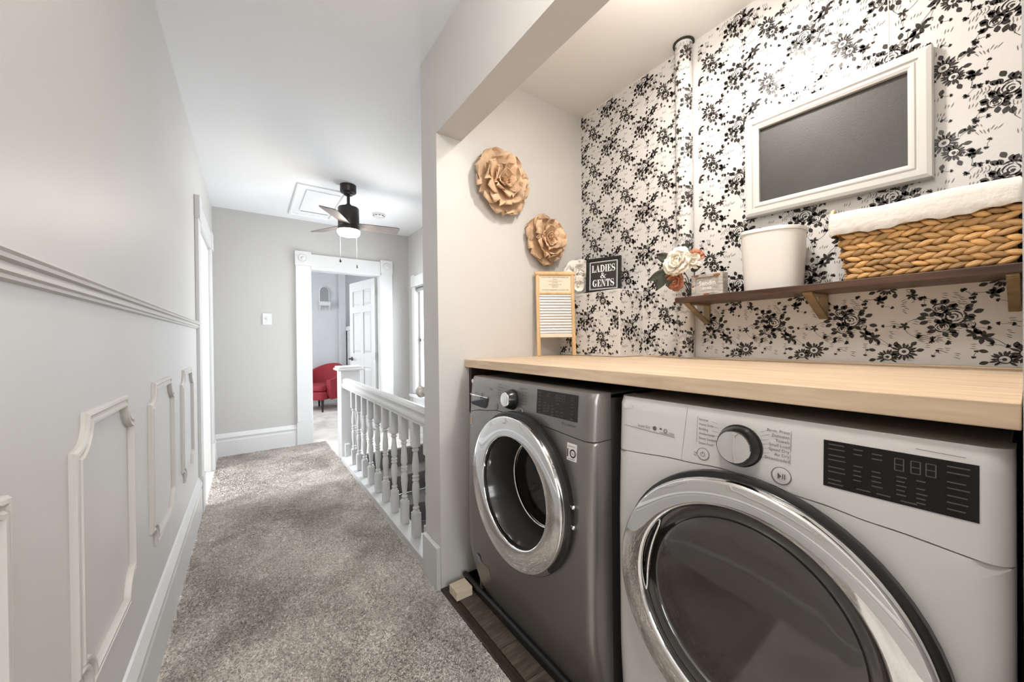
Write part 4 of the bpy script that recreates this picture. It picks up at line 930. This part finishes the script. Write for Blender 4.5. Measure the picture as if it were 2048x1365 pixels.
for k in range(10):
    a = R(36*k+10); q.box(1.148+.0535*math.cos(a)-.006, 1.148+.0535*math.cos(a)+.006, 4.055+.0535*math.sin(a)-.006, 4.055+.0535*math.sin(a)+.006, CZ-.0275, CZ-.0215)
q.build('vent_slots', 'blackm', sm)
sw = thing('light_switch', 'white light switch plate on the far hall wall', 'light switch', (.158, YF, 1.39))
MB().box(.116, .200, YF-.006, YF-.0005, 1.330, 1.455).build('cover_plate', 'white', sw, bevel=.003)
MB().box(.152, .164, YF-.014, YF-.006, 1.386, 1.408).build('toggle', 'white', sw, bevel=.002)
for z in (1.365, 1.42): MB().lathe([(.003, 0), (.0015, .0012)], (.158, YF-.006, z), (0, -1, 0), 8).build('screw', 'steel', sw)

# ---------------------------------------------------------------- balustrade
bal = thing('balustrade', 'white landing balustrade with turned spindles and boxed newel along the stairwell', 'balustrade', (.755, 2.9, .04))
nx0, nx1, ny0, ny1 = .712, .892, 3.842, 4.03
nw = MB().box(nx0, nx1, ny0, ny1, .001, .862).build('newel_post', 'white', bal, bevel=.004)
MB().box(nx0-.03, nx1+.03, ny0-.03, ny1+.03, .862, .884).box(nx0-.018, nx1+.018, ny0-.018, ny1+.018, .884, .902).build('newel_cap', 'white', nw, bevel=.006)
hx = .758
prof = [(hx-.033, .700), (hx+.033, .700), (hx+.033, .716), (hx+.040, .722), (hx+.040, .736), (hx+.028, .748), (hx+.030, .760), (hx+.034, .772), (hx+.026, .785), (hx, .791), (hx-.026, .785), (hx-.034, .772), (hx-.030, .760), (hx-.028, .748), (hx-.040, .736), (hx-.040, .722), (hx-.033, .716)]
MB().prism(prof, 'y', 1.752, 3.842).build('handrail', 'white', bal, bevel=.002)
def spindle_bal(y):
    q = MB(); s = .0215; z0, z1 = .041, .70
    def sq(a, b): q.box(hx-s, hx+s, y-s, y+s, a, b)
    sq(z0, z0+.135); sq(z1-.150, z1)
    pr = [(.0215, .176), (.0195, .186), (.012, .192), (.018, .198), (.018, .206), (.012, .212), (.0145, .23), (.0205, .30), (.019, .335), (.0135, .352), (.019, .358), (.019, .366), (.0135, .371), (.019, .377), (.019, .385), (.0135, .390), (.0195, .41), (.019, .45), (.0135, .508), (.012, .520), (.0185, .526), (.0185, .534), (.012, .539), (.0195, .546), (.0215, .552)]
    q.lathe([(r, z) for r, z in pr], (hx, y, 0), n=14)
    return q
b0 = spindle_bal(3.535).build('spindle', 'white', bal, smooth=True, angle=35)
for k in range(1, 10): dupe(b0, bal, (0, -.1895*k, 0))
MB().box(hx-.02, hx+.02, 3.80, 3.842, .041, .16).build('spindle_stub', 'white', bal, bevel=.003)
kn = MB().lathe([(.020, 0), (.020, .008), (.014, .014), (.014, .05), (.026, .055), (.030, .075), (.024, .092), (.010, .098)], (.728, YS+.177, .885), (-.12, 1, 0), 16).build('handrail_end', 'rail', smooth=True)
tag(kn, 'rounded end of a wooden grab rail on the alcove wall end above the balustrade', 'rail end')

# ---------------------------------------------------------------- bedroom things
ch = thing('armchair', 'red upholstered barrel armchair with dark legs in the bedroom', 'armchair', (.99, 7.02, 0))
fc = Vector((-.72, -.69, 0)).normalized(); sd_ = Vector((-fc.y, fc.x, 0)); C0 = Vector((.99, 7.02, 0))
def cp_(a, b, z): return C0+fc*a+sd_*b+Vector((0, 0, z))
vs = []; n = 24
def back_h(t): return .52+.24*max(0, math.cos(t*.85))**1.2
for j in range(4):
    for i in range(n+1):
        t = -2.0+4.0*i/n; ro, ri = .36, .28; h = back_h(t)
        r_, z = ((ro, .20), (ro, h), (ri, h), (ri, .30))[j]
        ext = max(0, abs(t)-1.57)*.55
        vs.append(cp_(-r_*math.cos(min(1.57, abs(t)))*1.0+ext, (1 if t > 0 else -1)*r_*math.sin(min(1.57, abs(t))), z))
fs = [(j*(n+1)+i, j*(n+1)+i+1, (j+1)*(n+1)+i+1, (j+1)*(n+1)+i) for j in range(3) for i in range(n)]+[(0, n+1, 2*(n+1), 3*(n+1)), (n, 2*n+1, 3*n+2, 4*n+3)]
MB().add(vs, fs).build('backrest', 'red', ch, smooth=True, angle=50, bevel=.008)
poly = [(a, b) for a, b in [(.34, -.285), (.36, -.20), (.365, 0), (.36, .20), (.34, .285)]+[(-.30*math.cos(t), .30*math.sin(t)) for t in [1.3-2.6*k/8 for k in range(9)]]]
vs = [cp_(a, b, .20) for a, b in poly]+[cp_(a, b, .33) for a, b in poly]; n = len(poly)
MB().add(vs, [tuple(range(n)), tuple(range(n, 2*n))]+[(i, (i+1) % n, n+(i+1) % n, n+i) for i in range(n)]).build('seat_base', 'red', ch, bevel=.015)
vs = [cp_(a*.97, b*.95, .333) for a, b in poly]+[cp_(a*.97, b*.95, .43) for a, b in poly]
MB().add(vs, [tuple(range(n)), tuple(range(n, 2*n))]+[(i, (i+1) % n, n+(i+1) % n, n+i) for i in range(n)]).build('seat_cushion', 'red', ch, bevel=.03, seg=3)
for a, b in ((.28, -.24), (.28, .24), (-.20, -.20), (-.20, .20)):
    MB().tube([cp_(a*1.04, b*1.04, .001), cp_(a, b, .21)], [.017, .03], 4).build('leg', 'legd', ch)
ar = thing('arched_wall_shelf', 'small white arched mirror shelf hung on the bedroom wall', 'wall shelf', (1.13, 7.57, 1.8))
ax0, ax1, az0, az1 = 1.045, 1.225, 1.80, 2.05
ol = [(ax0, az0), (ax1, az0), (ax1, az1)]+[((ax0+ax1)/2+.09*math.cos(R(a)), az1+.115*math.sin(R(a))) for a in range(15, 166, 15)]+[(ax0, az1)]
MB().prism(ol, 'y', 7.55, 7.568).build('back_panel', 'white', ar, bevel=.003)
ol2 = [((x-1.135)*.78+1.135, (z-2.0)*.80+2.02) for x, z in ol]; MB().prism(ol2, 'y', 7.545, 7.551).build('mirror', 'mirror', ar)
MB().box(ax0-.005, ax1+.005, 7.47, 7.55, az0+.06, az0+.075).box(ax0-.005, ax1+.005, 7.47, 7.55, az0, az0+.012).box(ax0, ax1, 7.465, 7.475, az0+.012, az0+.06).build('ledge', 'white', ar, bevel=.003)
for x in (ax0+.012, ax1-.012): MB().prism([(7.55, az0), (7.48, az0), (7.55, az0-.085)], 'x', x-.006, x+.006).build('bracket', 'white', ar)
dz_ = thing('tall_dresser', 'tall white drawer chest half hidden behind the open door', 'dresser', (1.70, 7.30, 0))
MB().box(1.50, 1.92, 7.05, 7.56, .001, 1.34).build('carcass', 'white', dz_, bevel=.004)
MB().box(1.48, 1.94, 7.03, 7.56, 1.34, 1.42).build('top', 'white', dz_, bevel=.006)
for z0, z1 in ((1.145, 1.325), (.915, 1.13), (.68, .90), (.44, .665), (.2, .425)):
    dw_ = MB().box(1.515, 1.905, 7.034, 7.052, z0, z1).build('drawer', 'white', dz_, bevel=.004)
    for x in (1.575, 1.845): MB().lathe([(.006, 0), (.006, .014), (.014, .02), (.012, .03), (.0005, .033)], (x, 7.034, (z0+z1)/2), (0, -1, 0), 10).build('knob', 'bronze', dw_, smooth=True)

# ---------------------------------------------------------------- lamps out of frame
lf = thing('flush_ceiling_lamp', 'flush round ceiling lamp inside the laundry alcove', 'ceiling lamp', (1.12, .62, AZ))
MB().lathe([(.075, 0), (.075, -.012), (.068, -.018)], (1.12, .62, AZ-.001), n=28).build('lamp_base', 'steel', lf, smooth=True)
MB().lathe([(.066, -.018), (.064, -.034), (.046, -.052), (.0005, -.060)], (1.12, .62, AZ-.001), n=28).build('lamp_glass', 'lamp', lf, smooth=True)
al = area('alcove_lamp_light', (1.12, .62, AZ-.075), (1.12, .62, 0), .11, .11, 5.4, (1, .935, .86)); al.data.shape = 'DISK'
point('alcove_lamp_glow', (1.12, .62, AZ-.20), 2.7, (1, .935, .87), .05)
point('fan_lamp_light', (FX, FY, CZ-.52), 6.5, (1, .95, .88), .08)
lh = thing('hall_fill_lamp', 'unseen round fill lamp added on the hall ceiling right above the viewpoint', 'ceiling lamp', (.22, .25, CZ))  # unseen fitting, added to brighten the near hall
MB().lathe([(.14, 0), (.14, -.02), (.13, -.028)], (.22, .25, CZ-.001), n=32).build('lamp_base', 'steel', lh, smooth=True)
MB().lathe([(.128, -.028), (.12, -.055), (.08, -.082), (.0005, -.092)], (.22, .25, CZ-.001), n=32).build('lamp_glass', 'lamp', lh, smooth=True)
point('hall_fill_light', (.22, .25, CZ-.17), 9.5, (1, .96, .91), .10)  # fill light of the added hall fitting

# ---------------------------------------------------------------- printed roses of the wallpaper
def tile_polys():
    rnd = random.Random(42); out = []          # (poly, ink) in cell metres, cell .222 x .2155, origin at rose centre
    def lf_(x, y, a, L, wd, ink=0, notch=False):
        c, s = math.cos(a), math.sin(a); pr = [(0, 0), (.25, .75), (.55, 1), (.8, .65), (1, 0), (.8, -.65), (.55, -1), (.25, -.75)]
        out.append(([(x+c*u*L-s*v*wd, y+s*u*L+c*v*wd) for u, v in pr], ink))
    def st(pts, w0, w1=None, ink=0):
        w1 = w0 if w1 is None else w1; n = len(pts); out.extend((p, ink) for p in stroke(pts, [w0+(w1-w0)*i/(n-1) for i in range(n)]))
    def ring_leaf(x, y, r, n, L, wd, j=.25):
        for k in range(n): a = 2*math.pi*k/n+rnd.uniform(-j, j); lf_(x+r*math.cos(a), y+r*math.sin(a), a+rnd.uniform(-.5, .5), L*rnd.uniform(.8, 1.2), wd)
    def rs(x, y, r):
        for rr, a0, a1, w_ in ((1, 20, 130, .26), (.98, 150, 260, .30), (1, 280, 375, .26), (.68, 80, 200, .16), (.66, 230, 340, .2), (.62, -10, 60, .14), (.34, 30, 300, .16)):
            p = arc(x, y, r*rr, r*rr, a0, a1, 6); n = 7; out.extend((q_, 0) for q_ in stroke(p, [r*w_*(.35+.65*math.sin(math.pi*i/6)) for i in range(7)]))
        out.append((arc(x+r*.08, y-r*.1, r*.22, r*.17, 0, 330, 6), 0))
    def sun(x, y, r):
        for k in range(16): a = 2*math.pi*k/16; lf_(x+r*.42*math.cos(a), y+r*.42*math.sin(a), a+rnd.uniform(-.15, .15), r*.72*rnd.uniform(.8, 1.15), r*.135)
        out.extend((q_, 0) for q_ in stroke(arc(x, y, r*.5, r*.5, 0, 360, 12), [r*.12]*13)); out.append((arc(x, y, r*.2, r*.2, 0, 320, 7), 0))
    def spray(x, y, s, n=6):
        a0 = rnd.uniform(0, 6.28); k2 = max(2, n//3)
        for c in range(k2):
            a = a0+2*math.pi*c/k2+rnd.uniform(-.4, .4); cx_, cy_ = x+s*.62*math.cos(a), y+s*.75*math.sin(a)
            st([(x, y), ((x+cx_)/2+.001, (y+cy_)/2), (cx_, cy_)], .0008)
            if c % 3 == 2:
                out.extend((q_, 0) for q_ in stroke(arc(cx_, cy_, s*.2, s*.2, 0, 350, 7), [s*.12]*8))
            else:
                for d in (-1.5, -.75, 0, .75, 1.5): lf_(cx_, cy_, a+d+rnd.uniform(-.15, .15), s*.5*(1-.12*abs(d)), s*.13)
    def ivy(x, y, a, s):
        for d in (-2.1, -1.05, 0, 1.05, 2.1): lf_(x, y, a+d, s*(1-.14*abs(d)), s*.20)
    # big rose cluster
    K = 1.14
    for x, y, r in ((-.004, .004, .0195), (.023, -.014, .0125), (-.026, -.018, .0125), (.017, .028, .009)): rs(x*K, y*K, r*K)
    for x, y, r, n in ((-.004, .004, .020, 8), (.023, -.014, .012, 6), (-.026, -.018, .012, 6)): ring_leaf(x*K, y*K, r*K, n+2, .017, .0062)
    for x, y, a in ((-.008, -.036, -2.0), (.006, -.037, -1.1), (-.002, -.040, -1.6), (-.022, .022, 2.4), (.030, .034, .8), (.012, .042, 1.4), (-.012, .034, 2.0), (.034, .004, .2)): lf_(x*K, y*K, a, .020, .0066)
    spray(.030, .052, .015, 8)
    # sunflower cluster at the cell centre
    X, Y = .111, .108
    sun(X-.010, Y+.016, .025); sun(X+.008, Y-.019, .022); spray(X-.032, Y-.026, .015, 7)
    for x, y, a in ((X+.016, Y+.030, .6), (X-.028, Y+.030, 2.4), (X+.024, Y-.002, 0), (X-.012, Y-.044, -1.8), (X+.016, Y-.044, -1.2), (X-.024, Y-.002, 3.0), (X-.012, Y+.040, 1.9), (X+.030, Y-.020, -.4)): lf_(x, y, a, .018, .0056)
    ivy(X+.036, Y+.032, .5, .017); ivy(X+.037, Y-.032, -.6, .015)
    # ivy pair, sprays, buds
    ivy(.056, .054, .9, .026); ivy(.047, .041, -2.2, .020); ivy(-.064, .07, 2.0, .019); ivy(.02, -.088, -1.2, .016)
    for x, y, s, n in ((.066, -.02, .019, 8), (-.062, -.042, .018, 8), (-.055, .04, .015, 6), (.152, .033, .019, 8), (.168, .166, .016, 7), (.062, .166, .018, 8), (.02, .092, .014, 6), (.106, .040, .012, 4), (.178, .09, .013, 5), (.105, .185, .012, 5)): spray(x, y, s, n)
    # stems
    def curve(p0, p1, p2, w_): st([((1-t)**2*p0[0]+2*t*(1-t)*p1[0]+t*t*p2[0], (1-t)**2*p0[1]+2*t*(1-t)*p1[1]+t*t*p2[1]) for t in [i/7 for i in range(8)]], w_)
    for a, b, c in (((.02, .03), (.04, .02), (.048, .048)), ((.05, .05), (.06, .08), (.09, .10)), ((.0, -.04), (-.01, -.06), (.01, -.085)), ((.01, -.085), (.04, -.10), (.06, -.06)), ((.13, .13), (.16, .15), (.165, .17)), ((.13, .09), (.16, .07), (.15, .04))): curve(a, b, c, .0010)
    # grassy dashes
    for k in range(36):
        x = rnd.uniform(-.08, .14); y = rnd.uniform(-.05, .165); a = rnd.uniform(1.0, 1.8) if k % 2 else rnd.uniform(1.3, 2.2)
        for j in range(rnd.randint(3, 4)): xx = x+.0055*j; L = rnd.uniform(.009, .016); aa = a-.12*j; lf_(xx, y+.002*math.sin(j*2), aa, L, .0012, 1)
    return out
TP = tile_polys(); CA, CB = .222, .2155
def paper(name, parent, mapper, s0, s1, t0, t1, os_, ot, rot=False):
    """s to the right as one faces the wall, t up; repeats the cell and keeps polygons inside the sheet"""
    q = MB(); a, b = (CB, CA) if rot else (CA, CB)
    for i in range(int((s0-os_)/a)-2, int((s1-os_)/a)+3):
        for j in range(int((t0-ot)/b)-2, int((t1-ot)/b)+3):
            for poly, ink in TP:
                pts = [(os_+i*a+(-y if rot else x), ot+j*b+(x if rot else y)) for x, y in poly]
                if min(p[0] for p in pts) < s0 or max(p[0] for p in pts) > s1 or min(p[1] for p in pts) < t0 or max(p[1] for p in pts) > t1: continue
                m3 = mapper(pts)
                if m3: q.add(m3, [tuple(range(len(m3)))], ink)
    o = q.build(name, ['ink', 'inkg'], parent); o['kind'] = 'stuff'; return o
wallb = bpy.data.objects['wall_back']
def map_wall(pts):
    if any(abs(-s-PY) < PR+.012 for s, t in pts): return None
    return [(XB-.0006, -s, t) for s, t in pts]
# wall sheets: s = -y
regs = [(-YS+.002, -BY, BZ, AZ-.002), (-BY, -.865, 1.06, AZ-.002), (-.865, -YN-.002, 1.316, AZ-.002)]
q_all = MB()
paper('floral_print', wallb, lambda pts: map_wall(pts) if (max(-s for s, t in pts) < BY or min(t for s, t in pts) > BZ) and (min(-s for s, t in pts) > .865 or min(t for s, t in pts) > 1.300) else None, -YS+.002, -YN-.002, 1.058, AZ-.002, -1.355, 2.010-CB*4)
def map_low(pts): return map_wall(pts)
# lower sheet hung sideways: pattern turned by a quarter
q = MB()
for i in range(-2, 8):
    for j in range(-2, 3):
        for poly, ink in TP:
            pts = [(-.798+i*CA+y*CA/CB, 1.197+j*CB-x*CB/CA) for x, y in poly]
            if min(p[0] for p in pts) < -.862 or max(p[0] for p in pts) > -YN-.002 or min(p[1] for p in pts) < 1.064 or max(p[1] for p in pts) > 1.298: continue
            m3 = map_wall(pts)
            if m3: q.add(m3, [tuple(range(len(m3)))], ink)
o = q.build('floral_print', ['ink', 'inkg'], wallb); o['kind'] = 'stuff'
# pipe: strip wrapped round the tube
def map_pipe(pts):
    r = []
    for s, t in pts:
        a = s/PR
        r.append((PX-(PR+.0006)*math.cos(a), PY-(PR+.0006)*math.sin(a), t))
    return r
paper('floral_print', pp, map_pipe, -PR*1.75, PR*1.75, 1.06, AZ-.012, .06, 2.0)
paper('floral_print', wb, lambda pts: [(BX-.0006, -s, t) for s, t in pts], -YS+.002, -BY-.001, 1.060, BZ-.002, -1.37, 1.25)
paper('floral_print', wb, lambda pts: [(s+BX, BY-.0006, t) for s, t in pts], .002, XB-BX-.002, 1.064, BZ-.002, .08, 1.20)
# narrow seams of the paper sheets
for y in (.256,): MB().box(XB-.0009, XB, y-.0015, y+.0015, 1.32, AZ-.002).build('paper_seam', 'alc', wallb)

# ---------------------------------------------------------------- carpet pile
def pile(name, parent, x0, x1, y0, y1, dens, L, seed, m, zfun=0.):
    rng = np.random.default_rng(seed); N = int((x1-x0)*(y1-y0)*dens)
    x = rng.uniform(x0, x1, N); y = rng.uniform(y0, y1, N); a = rng.uniform(0, 2*np.pi, N)
    lean = .35+.35*np.sin(x*5+1.3*np.sin(y*3.1))*np.cos(y*4.2+x*3); dirx = .4*np.cos(a)+.55*lean; diry = .6*np.sin(a)-.5*lean
    h = L*rng.uniform(.65, 1.1, N); wd = .0029*rng.uniform(.7, 1.3, N)
    px = np.cos(a)*wd; py = np.sin(a)*wd; o = ORG[parent.name]
    z = np.full(N, zfun)
    v = np.empty((N, 4, 3), np.float32)
    v[:, 0] = np.stack([x-px, y-py, z], 1); v[:, 1] = np.stack([x+px, y+py, z], 1)
    tx = x+dirx*h*1.2; ty = y+diry*h*1.2; tz = z+h*.40
    v[:, 2] = np.stack([tx+px*.8, ty+py*.8, tz], 1); v[:, 3] = np.stack([tx-px*.8, ty-py*.8, tz], 1)
    v -= np.array(o[:], np.float32)
    me = bpy.data.meshes.new(name); me.vertices.add(N*4); me.vertices.foreach_set('co', v.ravel())
    me.loops.add(N*4); me.loops.foreach_set('vertex_index', np.arange(N*4, dtype=np.int32)); me.polygons.add(N)
    me.polygons.foreach_set('loop_start', np.arange(0, N*4, 4, dtype=np.int32)); me.update(calc_edges=True); me.materials.append(MT[m])
    tone = np.repeat(np.clip(rng.normal(.95, .2, N), .45, 1.2), 4)[:, None]*np.array([1, 1, 1], np.float32); tone = np.concatenate([tone, np.ones((N*4, 1))], 1).astype(np.float32)
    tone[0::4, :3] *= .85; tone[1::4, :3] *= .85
    ca = me.color_attributes.new('tone', 'FLOAT_COLOR', 'POINT'); ca.data.foreach_set('color', tone.ravel())
    ob = bpy.data.objects.new(name, me); COL.objects.link(ob); ob.parent = parent; ob['kind'] = 'stuff'; return ob
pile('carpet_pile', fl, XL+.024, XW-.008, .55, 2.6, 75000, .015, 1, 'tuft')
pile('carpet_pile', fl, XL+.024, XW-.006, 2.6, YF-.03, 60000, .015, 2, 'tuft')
